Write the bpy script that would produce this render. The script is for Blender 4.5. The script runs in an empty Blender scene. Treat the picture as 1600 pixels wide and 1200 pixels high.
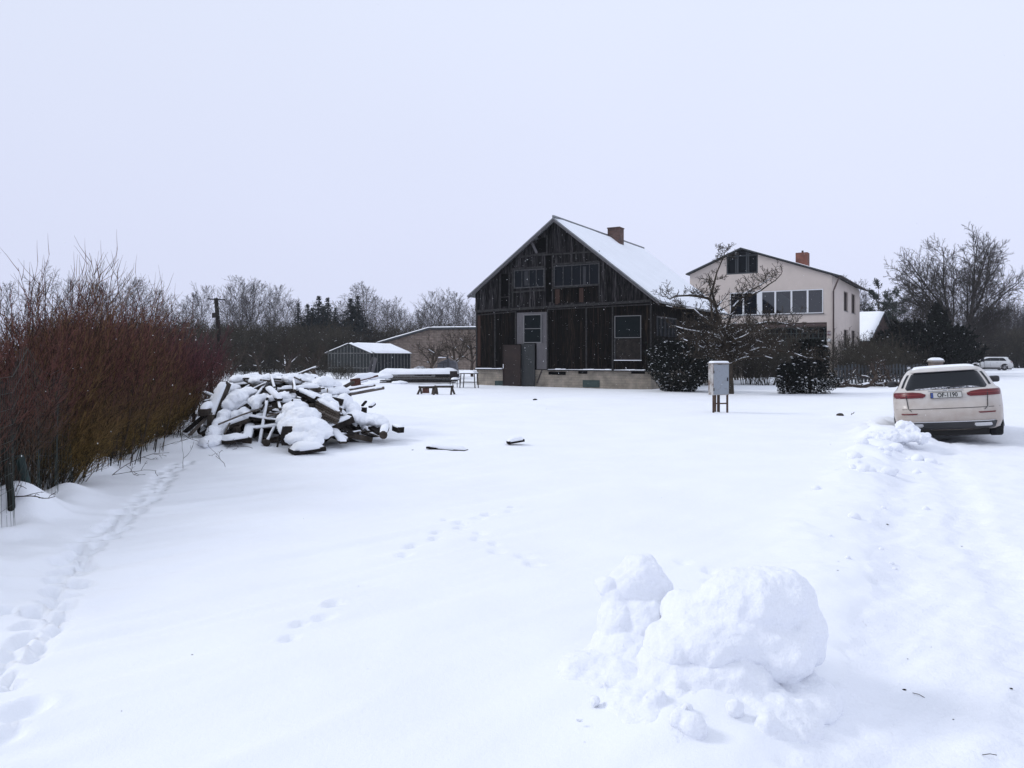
import bpy, bmesh, math, random
import numpy as np
from mathutils import Vector, Matrix

sc = bpy.context.scene
COL = sc.collection
R = math.radians

# ------------------------------------------------------------------ camera, sky, light, exposure
F, HZ, CX, EYE = 1180.0, 556.0, 800.0, 1.62      # focal length (px of a 1600 wide frame), horizon row, eye height
cam_d = bpy.data.cameras.new("camera")
cam = bpy.data.objects.new("camera", cam_d)
COL.objects.link(cam)
cam.location = (0, 0, EYE)
cam.rotation_euler = (R(90), 0, 0)
cam_d.sensor_width = 36.0
cam_d.lens = 36.0 * F / 1600.0
cam_d.shift_y = -(600.0 - HZ) / 1600.0
cam_d.clip_start = 0.05
cam_d.clip_end = 3000
sc.camera = cam

world = bpy.data.worlds.new("World")
sc.world = world
world.use_nodes = True
nt = world.node_tree
nt.nodes.clear()
wo = nt.nodes.new("ShaderNodeOutputWorld")
bg = nt.nodes.new("ShaderNodeBackground")
tc = nt.nodes.new("ShaderNodeTexCoord")
sp = nt.nodes.new("ShaderNodeSeparateXYZ")
nt.links.new(tc.outputs["Generated"], sp.inputs[0])
cr = nt.nodes.new("ShaderNodeValToRGB")            # overcast sky: a little brighter overhead
e = cr.color_ramp.elements
e[0].position = 0.0; e[0].color = (0.71, 0.755, 0.96, 1)
e[1].position = 1.0; e[1].color = (0.78, 0.85, 1.0, 1)
for p_, c_ in ((0.18, (0.75, 0.80, 1.0, 1)), (0.42, (0.775, 0.835, 1.01, 1)), (0.55, (0.80, 0.86, 1.02, 1))):
    q_ = e.new(p_); q_.color = c_
nt.links.new(sp.outputs["Z"], cr.inputs[0])
# the cloud is a little thinner towards the right
mr = nt.nodes.new("ShaderNodeMapRange")
mr.inputs[1].default_value = -0.7; mr.inputs[2].default_value = 0.7
mr.inputs[3].default_value = 0.94; mr.inputs[4].default_value = 1.03
nt.links.new(sp.outputs["X"], mr.inputs[0])
nz = nt.nodes.new("ShaderNodeTexNoise"); nz.inputs["Scale"].default_value = 1.6; nz.inputs["Detail"].default_value = 3
nt.links.new(tc.outputs["Generated"], nz.inputs["Vector"])
mr2 = nt.nodes.new("ShaderNodeMapRange")
mr2.inputs[3].default_value = 0.965; mr2.inputs[4].default_value = 1.035
nt.links.new(nz.outputs["Fac"], mr2.inputs[0])
mm = nt.nodes.new("ShaderNodeMath"); mm.operation = 'MULTIPLY'
nt.links.new(mr.outputs[0], mm.inputs[0]); nt.links.new(mr2.outputs[0], mm.inputs[1])
nt.links.new(cr.outputs[0], bg.inputs[0])
nt.links.new(mm.outputs[0], bg.inputs[1])
nt.links.new(bg.outputs[0], wo.inputs[0])

sun_d = bpy.data.lights.new("sun", 'SUN')
sun_d.energy = 1.2
sun_d.angle = R(16)
sun_d.color = (1.0, 0.99, 0.98)
sun = bpy.data.objects.new("sun", sun_d)
COL.objects.link(sun)
sun.rotation_euler = (R(55), 0, R(-100))           # low, from beyond the hedge on the left, veiled by cloud

sc.view_settings.view_transform = 'Standard'
sc.view_settings.look = 'None'
sc.view_settings.exposure = 0.0
sc.view_settings.gamma = 1.0
sc.render.engine = 'CYCLES'
sc.cycles.max_bounces = 5
sc.cycles.diffuse_bounces = 3
sc.cycles.glossy_bounces = 3
sc.cycles.volume_bounces = 1
sc.cycles.transparent_max_bounces = 8

rng = random.Random(7)

# ------------------------------------------------------------------ helpers
def at(px, py, Y):
    return Vector(((px - CX) / F * Y, Y, EYE - (py - HZ) / F * Y))

def gnd(px, py, z=0.0):
    Y = F * (EYE - z) / (py - HZ)
    return Vector(((px - CX) / F * Y, Y, z))

def tag(o, label=None, cat=None, group=None, kind=None):
    if label: o['label'] = label
    if cat: o['category'] = cat; o['kind'] = 'thing'
    if group: o['group'] = group
    if kind: o['kind'] = kind
    return o

def empty(name, loc=(0, 0, 0), rz=0.0, rx=0.0, ry=0.0):
    o = bpy.data.objects.new(name, None)
    o.empty_display_size = 0.2
    COL.objects.link(o)
    o.location = loc
    o.rotation_euler = (rx, ry, rz)
    return o

def link(name, me, parent=None):
    o = bpy.data.objects.new(name, me)
    COL.objects.link(o)
    if parent: o.parent = parent
    return o

def copy_tree(o, parent=None):
    c = o.copy(); COL.objects.link(c); c.parent = parent
    for ch in list(o.children):
        copy_tree(ch, c)
    return c

class MB:
    """collects boxes, bars, prisms and tubes into one mesh"""
    def __init__(s):
        s.v = []; s.f = []
    def add(s, vs, fs):
        n = len(s.v)
        s.v += [tuple(p) for p in vs]
        s.f += [tuple(i + n for i in q) for q in fs]
        return s
    def box(s, x0, x1, y0, y1, z0, z1, m=None):
        vs = [(x0, y0, z0), (x1, y0, z0), (x1, y1, z0), (x0, y1, z0), (x0, y0, z1), (x1, y0, z1), (x1, y1, z1), (x0, y1, z1)]
        if m: vs = [m @ Vector(p) for p in vs]
        return s.add(vs, [(0, 3, 2, 1), (4, 5, 6, 7), (0, 1, 5, 4), (1, 2, 6, 5), (2, 3, 7, 6), (3, 0, 4, 7)])
    def bar(s, a, b, w, h, up=(0, 0, 1)):
        a = Vector(a); b = Vector(b); d = (b - a).normalized(); up = Vector(up)
        if abs(d.dot(up)) > 0.98: up = Vector((0, 1, 0))
        r = d.cross(up).normalized(); u = r.cross(d).normalized()
        vs = []
        for p in (a, b):
            for sx, sz in ((-1, -1), (1, -1), (1, 1), (-1, 1)):
                vs.append(p + r * (sx * w / 2) + u * (sz * h / 2))
        return s.add(vs, [(0, 1, 2, 3), (7, 6, 5, 4), (0, 4, 5, 1), (1, 5, 6, 2), (2, 6, 7, 3), (3, 7, 4, 0)])
    def tube(s, pts, rad, k=8, cap=True):
        pts = [Vector(p) for p in pts]
        if not isinstance(rad, (list, tuple)): rad = [rad] * len(pts)
        rings = []
        for i, p in enumerate(pts):
            d = (pts[min(i + 1, len(pts) - 1)] - pts[max(i - 1, 0)]).normalized()
            up = Vector((0, 0, 1)) if abs(d.z) < 0.95 else Vector((0, 1, 0))
            r = d.cross(up).normalized(); u = r.cross(d)
            rings.append([p + (r * math.cos(2 * math.pi * j / k) + u * math.sin(2 * math.pi * j / k)) * rad[i] for j in range(k)])
        vs = [q for ring in rings for q in ring]
        fs = []
        for i in range(len(pts) - 1):
            for j in range(k):
                a = i * k + j; b = i * k + (j + 1) % k
                fs.append((a, b, b + k, a + k))
        if cap:
            fs.append(tuple(range(k - 1, -1, -1))); fs.append(tuple(range((len(pts) - 1) * k, len(pts) * k)))
        return s.add(vs, fs)
    def prism(s, poly, y0, y1):
        """polygon in the local x-z plane, extruded from y0 to y1"""
        n = len(poly)
        vs = [(x, y0, z) for x, z in poly] + [(x, y1, z) for x, z in poly]
        fs = [tuple(range(n)), tuple(range(2 * n - 1, n - 1, -1))]
        fs += [(i, i + n, (i + 1) % n + n, (i + 1) % n) for i in range(n)]
        return s.add(vs, fs)
    def cyl(s, c, axis, r, h, k=16):
        c = Vector(c); a = Vector(axis).normalized()
        return s.tube([c - a * h / 2, c + a * h / 2], r, k)
    def build(s, name, mat, parent=None, smooth=False, bevel=0.0):
        me = bpy.data.meshes.new(name)
        me.from_pydata(s.v, [], s.f)
        me.validate()
        bm = bmesh.new(); bm.from_mesh(me)
        bmesh.ops.recalc_face_normals(bm, faces=bm.faces)
        bm.to_mesh(me); bm.free()
        if mat: me.materials.append(mat)
        if smooth:
            me.polygons.foreach_set("use_smooth", [True] * len(me.polygons))
        o = link(name, me, parent)
        if bevel:
            m = o.modifiers.new("bevel", 'BEVEL'); m.width = bevel; m.segments = 2; m.limit_method = 'ANGLE'
        return o

def np_mesh(name, V, Fc, mat, parent=None, smooth=False, mats=None, midx=None):
    """V (n,3), Fc (m,k) -> mesh object"""
    me = bpy.data.meshes.new(name)
    V = np.asarray(V, dtype=np.float32); Fc = np.asarray(Fc, dtype=np.int32)
    m, k = Fc.shape
    me.vertices.add(len(V)); me.vertices.foreach_set("co", V.ravel())
    me.loops.add(m * k); me.loops.foreach_set("vertex_index", Fc.ravel())
    me.polygons.add(m)
    me.polygons.foreach_set("loop_start", np.arange(0, m * k, k, dtype=np.int32))
    if smooth: me.polygons.foreach_set("use_smooth", np.ones(m, dtype=bool))
    me.update(calc_edges=True)
    if mat: me.materials.append(mat)
    return link(name, me, parent)

def seg_arrays(segs, k=3):
    """segs: list of (p0, p1, r0, r1) -> arrays of open k-sided prisms"""
    A = np.array([s_[0] for s_ in segs], dtype=float); B = np.array([s_[1] for s_ in segs], dtype=float)
    ra = np.array([s_[2] for s_ in segs]); rb = np.array([s_[3] for s_ in segs])
    D = B - A; L = np.linalg.norm(D, axis=1, keepdims=True) + 1e-9; D /= L
    up = np.tile(np.array([0., 0., 1.]), (len(D), 1)); up[np.abs(D[:, 2]) > 0.95] = (0, 1, 0)
    Rr = np.cross(D, up); Rr /= np.linalg.norm(Rr, axis=1, keepdims=True) + 1e-9
    U = np.cross(Rr, D)
    B = B + D * rb[:, None] * 0.5
    N = len(segs)
    V = np.zeros((N, 2 * k, 3))
    for j in range(k):
        a = 2 * math.pi * j / k + 0.4
        o = Rr * math.cos(a) + U * math.sin(a)
        V[:, j] = A + o * ra[:, None]; V[:, k + j] = B + o * rb[:, None]
    base = (np.arange(N) * 2 * k)[:, None]
    fs = []
    for j in range(k):
        fs.append(np.concatenate([base + j, base + (j + 1) % k, base + k + (j + 1) % k, base + k + j], axis=1))
    Fc = np.stack(fs, axis=1).reshape(-1, 4)
    return V.reshape(-1, 3), Fc

def seg_mesh(name, segs, mat, parent=None, k=3, smooth=True):
    V, Fc = seg_arrays(segs, k)
    return np_mesh(name, V, Fc, mat, parent, smooth)

# numpy value noise
def _h(ix, iy, s):
    h = (ix.astype(np.int64) * 374761393 + iy.astype(np.int64) * 668265263 + s * 144269504) & 0xffffffff
    h = ((h ^ (h >> 13)) * 1274126177) & 0xffffffff
    h = h ^ (h >> 16)
    return (h & 0xffff) / 65535.0
def vn(x, y, s=0):
    x = np.asarray(x, float); y = np.asarray(y, float)
    ix = np.floor(x); iy = np.floor(y); fx = x - ix; fy = y - iy
    fx = fx * fx * fx * (fx * (fx * 6 - 15) + 10); fy = fy * fy * fy * (fy * (fy * 6 - 15) + 10)
    ix = ix.astype(np.int64); iy = iy.astype(np.int64)
    return (_h(ix, iy, s) * (1 - fx) + _h(ix + 1, iy, s) * fx) * (1 - fy) + (_h(ix, iy + 1, s) * (1 - fx) + _h(ix + 1, iy + 1, s) * fx) * fy
def fbm(x, y, s=0, o=4):
    a = 0.5; t = 0; r = 0
    for i in range(o):
        r = r + a * (vn(x, y, s + i) * 2 - 1); x = x * 2.03 + 5.1; y = y * 2.03 - 3.7; a *= 0.5
    return r
def sst(a, b, x):
    t = np.clip((x - a) / (b - a), 0, 1); return t * t * (3 - 2 * t)

# ------------------------------------------------------------------ materials
def mat_new(name):
    m = bpy.data.materials.new(name); m.use_nodes = True
    n = m.node_tree.nodes; l = m.node_tree.links
    return m, n, l, n["Principled BSDF"]

def mat(name, col, rough=0.8, metal=0.0, var=0.25, scale=6.0, stretch=(1, 1, 1), bump=0.0, bscale=None, island=0.0, col2=None, spec=None, detail=5, thresh=(0.3, 0.7)):
    """noise-varied principled material in object space"""
    m, n, l, b = mat_new(name)
    b.inputs["Roughness"].default_value = rough; b.inputs["Metallic"].default_value = metal
    b.inputs["Specular IOR Level"].default_value = spec if spec is not None else (0.08 if rough > .85 else .2 if rough > .65 else .4)
    t = n.new("ShaderNodeTexCoord"); mp = n.new("ShaderNodeMapping"); mp.inputs["Scale"].default_value = stretch
    l.new(t.outputs["Object"], mp.inputs[0])
    nz = n.new("ShaderNodeTexNoise"); nz.inputs["Scale"].default_value = scale; nz.inputs["Detail"].default_value = detail
    nz.inputs["Roughness"].default_value = 0.65
    l.new(mp.outputs[0], nz.inputs["Vector"])
    r = n.new("ShaderNodeValToRGB")
    c2 = col2 if col2 else tuple(c * (1 - var) for c in col)
    c1 = col if col2 else tuple(min(1, c * (1 + var)) for c in col)
    r.color_ramp.elements[0].position = thresh[0]; r.color_ramp.elements[0].color = (*c2, 1)
    r.color_ramp.elements[1].position = thresh[1]; r.color_ramp.elements[1].color = (*c1, 1)
    l.new(nz.outputs["Fac"], r.inputs[0])
    out = r.outputs[0]
    if island:
        g = n.new("ShaderNodeNewGeometry"); mr_ = n.new("ShaderNodeMapRange")
        mr_.inputs[3].default_value = 1 - island; mr_.inputs[4].default_value = 1 + island
        l.new(g.outputs["Random Per Island"], mr_.inputs[0])
        mx = n.new("ShaderNodeVectorMath"); mx.operation = 'SCALE'
        l.new(out, mx.inputs[0]); l.new(mr_.outputs[0], mx.inputs["Scale"])
        out = mx.outputs[0]
    l.new(out, b.inputs["Base Color"])
    if bump:
        n2 = n.new("ShaderNodeTexNoise"); n2.inputs["Scale"].default_value = bscale or scale * 4; n2.inputs["Detail"].default_value = 6
        l.new(mp.outputs[0], n2.inputs["Vector"])
        bp = n.new("ShaderNodeBump"); bp.inputs["Strength"].default_value = bump; bp.inputs["Distance"].default_value = 0.02
        l.new(n2.outputs["Fac"], bp.inputs["Height"]); l.new(bp.outputs[0], b.inputs["Normal"])
    return m

def snow_material(name, col, bumps=((140, 0.004, 0.6), (34, 0.006, 0.4), (12, 0.012, 0.35)), specks=False, patch=None):
    m, n, l, b = mat_new(name)
    b.inputs["Roughness"].default_value = 0.7
    b.inputs["Specular IOR Level"].default_value = 0.25
    g = n.new("ShaderNodeNewGeometry")
    prev = None
    for i, (s_, d_, st) in enumerate(bumps):
        t = n.new("ShaderNodeTexNoise"); t.inputs["Scale"].default_value = s_; t.inputs["Detail"].default_value = 5
        t.inputs["Roughness"].default_value = 0.6
        l.new(g.outputs["Position"], t.inputs["Vector"])
        bp = n.new("ShaderNodeBump"); bp.inputs["Strength"].default_value = st; bp.inputs["Distance"].default_value = d_
        l.new(t.outputs["Fac"], bp.inputs["Height"])
        if prev: l.new(prev.outputs[0], bp.inputs["Normal"])
        prev = bp
    l.new(prev.outputs[0], b.inputs["Normal"])
    t = n.new("ShaderNodeTexNoise"); t.inputs["Scale"].default_value = 0.9; t.inputs["Detail"].default_value = 6
    l.new(g.outputs["Position"], t.inputs["Vector"])
    r = n.new("ShaderNodeValToRGB")
    r.color_ramp.elements[0].position = 0.35; r.color_ramp.elements[0].color = (*(c * 0.965 for c in col), 1)
    r.color_ramp.elements[1].position = 0.65; r.color_ramp.elements[1].color = (*col, 1)
    l.new(t.outputs["Fac"], r.inputs[0])
    out = r.outputs[0]
    if specks:                                    # crumbs of dirt pressed into the surface
        v = n.new("ShaderNodeTexNoise"); v.inputs["Scale"].default_value = 26; v.inputs["Detail"].default_value = 3
        mp = n.new("ShaderNodeMapping"); mp.inputs["Scale"].default_value = (1, 0.35, 1); mp.inputs["Rotation"].default_value = (0, 0, 0.5)
        l.new(g.outputs["Position"], mp.inputs[0]); l.new(mp.outputs[0], v.inputs["Vector"])
        r2 = n.new("ShaderNodeValToRGB"); r2.color_ramp.elements[0].position = 0.735; r2.color_ramp.elements[1].position = 0.80
        l.new(v.outputs["Fac"], r2.inputs[0])
        mx = n.new("ShaderNodeMix"); mx.data_type = 'RGBA'
        l.new(r2.outputs[0], mx.inputs["Factor"]); l.new(out, mx.inputs["A"]); mx.inputs["B"].default_value = (0.5, 0.49, 0.48, 1)
        out = mx.outputs["Result"]
    l.new(out, b.inputs["Base Color"])
    return m

SNOWC = (0.895, 0.915, 0.955)
M = {}
M['snow'] = snow_material("snow", SNOWC)
M['road_snow'] = snow_material("packed_snow", (0.885, 0.905, 0.955), ((60, 0.012, 0.5), (9, 0.03, 0.4)), specks=True)
M['heap_snow'] = snow_material("heap_snow", (0.875, 0.895, 0.945), ((70, 0.008, 0.5), (16, 0.03, 0.5)))
M['board_grey'] = mat("weathered_boards", (0.052, 0.048, 0.049), 0.9, var=0.7, scale=3, stretch=(7, 7, 0.5), bump=0.8, bscale=12, island=0.75, col2=(0.002, 0.002, 0.0025), thresh=(0.44, 0.72))
M['board_dark'] = mat("tarred_boards", (0.034, 0.022, 0.014), 0.92, scale=3, stretch=(9, 9, 0.45), bump=0.8, bscale=12, island=0.85, col2=(0.001, 0.001, 0.001), thresh=(0.48, 0.8))
M['board_red'] = mat("reddish_boards", (0.045, 0.026, 0.021), 0.9, scale=3, stretch=(7, 7, 0.5), bump=0.5, island=0.3, col2=(0.03, 0.018, 0.014))
M['beam'] = mat("grey_trim_timber", (0.042, 0.040, 0.040), 0.9, scale=4, stretch=(2, 2, 2), bump=0.4, island=0.3, col2=(0.014, 0.014, 0.014))
M['panel_grey'] = mat("grey_sheet", (0.11, 0.105, 0.11), 0.8, scale=2.5, stretch=(3, 3, 1), bump=0.2, col2=(0.085, 0.08, 0.085))
M['rust'] = mat("rusty_sheet", (0.032, 0.021, 0.018), 0.75, scale=2.2, bump=0.2, col2=(0.018, 0.013, 0.012), detail=8)
M['green_sheet'] = mat("dark_green_sheet", (0.016, 0.019, 0.020), 0.6, scale=3, stretch=(3, 3, 1), bump=0.2, col2=(0.008, 0.010, 0.011))
M['vent'] = mat("vent_green", (0.04, 0.058, 0.055), 0.7, scale=6)
M['void'] = mat("interior_shade", (0.003, 0.003, 0.003), 0.95, spec=0.0)  # near-black, the shade inside openings put into the colour
M['frame_pale'] = mat("pale_window_paint", (0.14, 0.14, 0.145), 0.7, scale=14, col2=(0.16, 0.16, 0.16))
M['frame_dark'] = mat("old_window_frame", (0.075, 0.075, 0.078), 0.8, scale=9, col2=(0.022, 0.022, 0.023))
M['board_pane'] = mat("grey_board_behind_glass", (0.030, 0.031, 0.035), 0.8, scale=4, stretch=(3, 3, 1))
M['roof_sheet'] = mat("roof_sheet_metal", (0.17, 0.18, 0.19), 0.55, scale=5, var=0.3)
M['iron'] = mat("dark_iron", (0.03, 0.024, 0.022), 0.7, scale=10)
M['concrete'] = mat("old_concrete", (0.27, 0.25, 0.23), 0.92, scale=3, var=0.3, bump=0.3)

def brick_mat(name, c1, c2, mortar, sx, rot=0.0, scale=1.0, wash=None):
    m, n, l, b = mat_new(name)
    t = n.new("ShaderNodeTexCoord"); mp = n.new("ShaderNodeMapping")
    mp.inputs["Rotation"].default_value = (R(90), 0, 0)
    # brick pattern over (x+y, z)
    s_ = n.new("ShaderNodeSeparateXYZ"); l.new(t.outputs["Object"], s_.inputs[0])
    a = n.new("ShaderNodeMath"); a.operation = 'ADD'; l.new(s_.outputs[0], a.inputs[0]); l.new(s_.outputs[1], a.inputs[1])
    cb = n.new("ShaderNodeCombineXYZ"); l.new(a.outputs[0], cb.inputs[0]); l.new(s_.outputs[2], cb.inputs[1])
    br = n.new("ShaderNodeTexBrick"); br.inputs["Scale"].default_value = scale
    br.inputs["Color1"].default_value = (*c1, 1); br.inputs["Color2"].default_value = (*c2, 1); br.inputs["Mortar"].default_value = (*mortar, 1)
    br.inputs["Brick Width"].default_value = sx; br.inputs["Row Height"].default_value = sx * 0.33; br.inputs["Mortar Size"].default_value = sx * 0.035
    l.new(cb.outputs[0], br.inputs["Vector"])
    nz = n.new("ShaderNodeTexNoise"); nz.inputs["Scale"].default_value = 2.5; nz.inputs["Detail"].default_value = 7
    l.new(t.outputs["Object"], nz.inputs["Vector"])
    mr_ = n.new("ShaderNodeMapRange"); mr_.inputs[1].default_value = 0.3; mr_.inputs[2].default_value = 0.7; mr_.inputs[3].default_value = 0.6; mr_.inputs[4].default_value = 1.15
    l.new(nz.outputs["Fac"], mr_.inputs[0])
    v = n.new("ShaderNodeVectorMath"); v.operation = 'SCALE'; l.new(br.outputs[0], v.inputs[0]); l.new(mr_.outputs[0], v.inputs["Scale"])
    l.new(v.outputs[0], b.inputs["Base Color"]); b.inputs["Roughness"].default_value = 0.95
    bp = n.new("ShaderNodeBump"); bp.inputs["Strength"].default_value = 0.4; bp.inputs["Distance"].default_value = 0.01
    l.new(br.outputs["Fac"], bp.inputs["Height"]); bp.invert = True; l.new(bp.outputs[0], b.inputs["Normal"])
    return m
M['plinth'] = brick_mat("pale_block_plinth", (0.29, 0.25, 0.20), (0.25, 0.22, 0.18), (0.22, 0.195, 0.16), 0.39)
M['chimney_brick'] = brick_mat("chimney_brick", (0.12, 0.055, 0.042), (0.07, 0.038, 0.032), (0.13, 0.11, 0.10), 0.26)
M['chimney_brick2'] = brick_mat("orange_chimney_brick", (0.21, 0.068, 0.045), (0.15, 0.055, 0.04), (0.16, 0.09, 0.07), 0.26)
M['tan_brick'] = brick_mat("tan_block_wall", (0.26, 0.20, 0.165), (0.20, 0.155, 0.125), (0.13, 0.11, 0.10), 0.6)
M['red_brick'] = brick_mat("dark_red_brick", (0.06, 0.026, 0.022), (0.045, 0.022, 0.018), (0.05, 0.04, 0.037), 0.26)
M['render'] = mat("pinkish_render", (0.58, 0.51, 0.465), 0.9, var=0.05, scale=1.3, bump=0.1, bscale=60)
M['render_side'] = M['render']
M['brown_trim'] = mat("brown_fascia", (0.075, 0.05, 0.045), 0.6, scale=5)
M['soffit'] = mat("dark_soffit", (0.055, 0.06, 0.065), 0.7, scale=5)
M['dark_cladding'] = mat("dark_cladding", (0.035, 0.04, 0.045), 0.6, scale=8, stretch=(4, 4, 1), island=0.2)
M['white_pvc'] = mat("white_window_profile", (0.74, 0.75, 0.77), 0.4, var=0.03)
M['bark'] = mat("grey_bark", (0.045, 0.040, 0.037), 0.95, scale=6, var=0.45, island=0.25)
M['bark_brown'] = mat("brown_bark", (0.052, 0.040, 0.033), 0.95, scale=6, var=0.4, island=0.35)
M['bark_far'] = mat("distant_twigs", (0.046, 0.041, 0.041), 0.95, scale=3, var=0.3, island=0.3)
M['bark_birch'] = mat("birch_bark", (0.22, 0.21, 0.21), 0.9, scale=3, stretch=(1, 1, 2), col2=(0.10, 0.095, 0.095))
M['brush'] = mat("thicket_twigs", (0.052, 0.046, 0.036), 0.95, scale=3, var=0.4, island=0.5)
M['apple'] = mat("apple_bark", (0.070, 0.055, 0.040), 0.95, scale=5, col2=(0.022, 0.019, 0.017), island=0.3)
M['needles_spruce'] = mat("spruce_needles", (0.011, 0.018, 0.019), 0.8, scale=2, var=0.4, island=0.5)
M['needles_thuja'] = mat("thuja_needles", (0.0095, 0.0125, 0.010), 0.9, scale=2, var=0.4, island=0.6, spec=0.1)
M['needles_pine'] = mat("pine_needles", (0.034, 0.046, 0.036), 0.85, scale=2, var=0.4, island=0.5)
M['timber'] = mat("old_timber", (0.082, 0.068, 0.057), 0.9, scale=5, stretch=(1, 1, 1), bump=0.4, island=0.0, col2=(0.03, 0.024, 0.02), thresh=(0.35, 0.7))
M['timber_dark'] = mat("charred_timber", (0.03, 0.025, 0.022), 0.92, scale=5, bump=0.4, col2=(0.008, 0.007, 0.007))
M['timber_pale'] = mat("sun_bleached_timber", (0.15, 0.13, 0.115), 0.9, scale=6, bump=0.3, col2=(0.08, 0.065, 0.055))
M['timber_red'] = mat("red_brown_timber", (0.10, 0.04, 0.03), 0.85, scale=6, bump=0.3, col2=(0.04, 0.02, 0.016))

def glass_mat(name, col=(0.008, 0.010, 0.013), rough=0.05, spec=0.5):
    m, n, l, b = mat_new(name)
    b.inputs["Base Color"].default_value = (*col, 1); b.inputs["Roughness"].default_value = rough
    b.inputs["Specular IOR Level"].default_value = spec
    t = n.new("ShaderNodeTexNoise"); t.inputs["Scale"].default_value = 1.2
    bp = n.new("ShaderNodeBump"); bp.inputs["Strength"].default_value = 0.02; bp.inputs["Distance"].default_value = 0.05
    l.new(t.outputs["Fac"], bp.inputs["Height"]); l.new(bp.outputs[0], b.inputs["Normal"])
    return m
M['glass'] = glass_mat("window_glass", (0.004, 0.007, 0.008), 0.08, 0.06)
M['glass_old'] = glass_mat("grimy_glass", (0.006, 0.008, 0.011), 0.3, 0.05)
M['glass_blue'] = glass_mat("reflective_glass", (0.006, 0.008, 0.013), 0.02, 0.9)

def stem_mat(name, lo, mid, hi, h, isl=0.45):
    """stems whose bark colour changes from the old wood at the foot to the young shoots at the tips"""
    m, n, l, b = mat_new(name)
    b.inputs["Roughness"].default_value = 0.75; b.inputs["Specular IOR Level"].default_value = 0.15
    t = n.new("ShaderNodeTexCoord"); s_ = n.new("ShaderNodeSeparateXYZ"); l.new(t.outputs["Object"], s_.inputs[0])
    g = n.new("ShaderNodeNewGeometry")
    mr_ = n.new("ShaderNodeMapRange"); mr_.inputs[2].default_value = h; l.new(s_.outputs[2], mr_.inputs[0])
    a = n.new("ShaderNodeMath"); a.operation = 'MULTIPLY_ADD'; a.inputs[1].default_value = 0.22
    l.new(g.outputs["Random Per Island"], a.inputs[0]); l.new(mr_.outputs[0], a.inputs[2])
    r = n.new("ShaderNodeValToRGB"); el = r.color_ramp.elements
    el[0].position = 0.1; el[0].color = (*lo, 1); el[1].position = 1.0; el[1].color = (*hi, 1)
    q = el.new(0.5); q.color = (*mid, 1)
    l.new(a.outputs[0], r.inputs[0])
    m2 = n.new("ShaderNodeMapRange"); m2.inputs[3].default_value = 1 - isl; m2.inputs[4].default_value = 1 + isl
    l.new(g.outputs["Random Per Island"], m2.inputs[0])
    v = n.new("ShaderNodeVectorMath"); v.operation = 'SCALE'; l.new(r.outputs[0], v.inputs[0]); l.new(m2.outputs[0], v.inputs["Scale"])
    l.new(v.outputs[0], b.inputs["Base Color"])
    return m
M['stem_red'] = stem_mat("red_brown_stems", (0.022, 0.019, 0.015), (0.064, 0.042, 0.027), (0.086, 0.036, 0.029), 2.0, .9)
M['stem_olive'] = stem_mat("olive_yellow_stems", (0.050, 0.036, 0.018), (0.155, 0.102, 0.034), (0.105, 0.058, 0.028), 2.1, .9)
M['stem_purple'] = stem_mat("dark_red_stems", (0.060, 0.026, 0.016), (0.082, 0.030, 0.025), (0.068, 0.022, 0.028), 2.1, .9)

# ------------------------------------------------------------------ snow field and road (one continuous sheet)
FENCE = [(3.0, -3.2), (5.0, -3.85), (6.3, -4.27), (7.2, -4.55), (9.85, -5.5), (14.3, -6.45), (20.5, -8.0), (30, -10.4), (60, -16)]
def fence_x(y):
    return np.interp(y, [p[0] for p in FENCE], [p[1] for p in FENCE])
def road_edge(y):
    return 0.533 * y - 0.5
prints = []
def trail(pxs, step, size, depth, jit, seed, double=True):
    r_ = random.Random(seed)
    pts = [gnd(*p) for p in pxs]
    side = 1
    for a, b in zip(pts[:-1], pts[1:]):
        d = b - a; L = d.length; n_ = max(1, int(L / step)); d.normalize(); nrm = Vector((-d.y, d.x, 0))
        for i in range(n_):
            side = -side
            c = a + d * ((i + r_.uniform(-.2, .2)) * L / n_) + nrm * (side * jit * (1 if double else 0) + r_.uniform(-.03, .03))
            prints.append((c.x, c.y, math.atan2(d.y, d.x) + r_.uniform(-.3, .3), size * r_.uniform(.8, 1.25), 1.8 * depth * r_.uniform(.7, 1.2)))
trail([(0, 1075), (62, 990), (96, 935), (112, 885), (150, 852), (205, 800), (245, 766), (256, 742), (292, 722)], 0.11, 0.052, 0.050, 0.07, 1)
trail([(0, 1068), (70, 985), (100, 925), (118, 880), (160, 846), (210, 795)], 0.13, 0.050, 0.04, 0.04, 2)
trail([(0, 965), (70, 936)], 0.2, 0.06, 0.04, 0.04, 3)
trail([(0, 1150), (60, 1118), (130, 1082)], 0.2, 0.07, 0.035, 0.03, 4)
trail([(625, 868), (665, 842), (740, 812), (830, 788)], 0.2, 0.05, 0.022, 0.05, 5)
trail([(700, 812), (745, 835), (760, 852), (870, 892)], 0.2, 0.05, 0.022, 0.05, 6)
trail([(440, 1000), (500, 965), (565, 937)], 0.18, 0.05, 0.02, 0.04, 7)
trail([(1075, 880), (1150, 925), (1260, 905)], 0.22, 0.05, 0.02, 0.05, 8)

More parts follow.
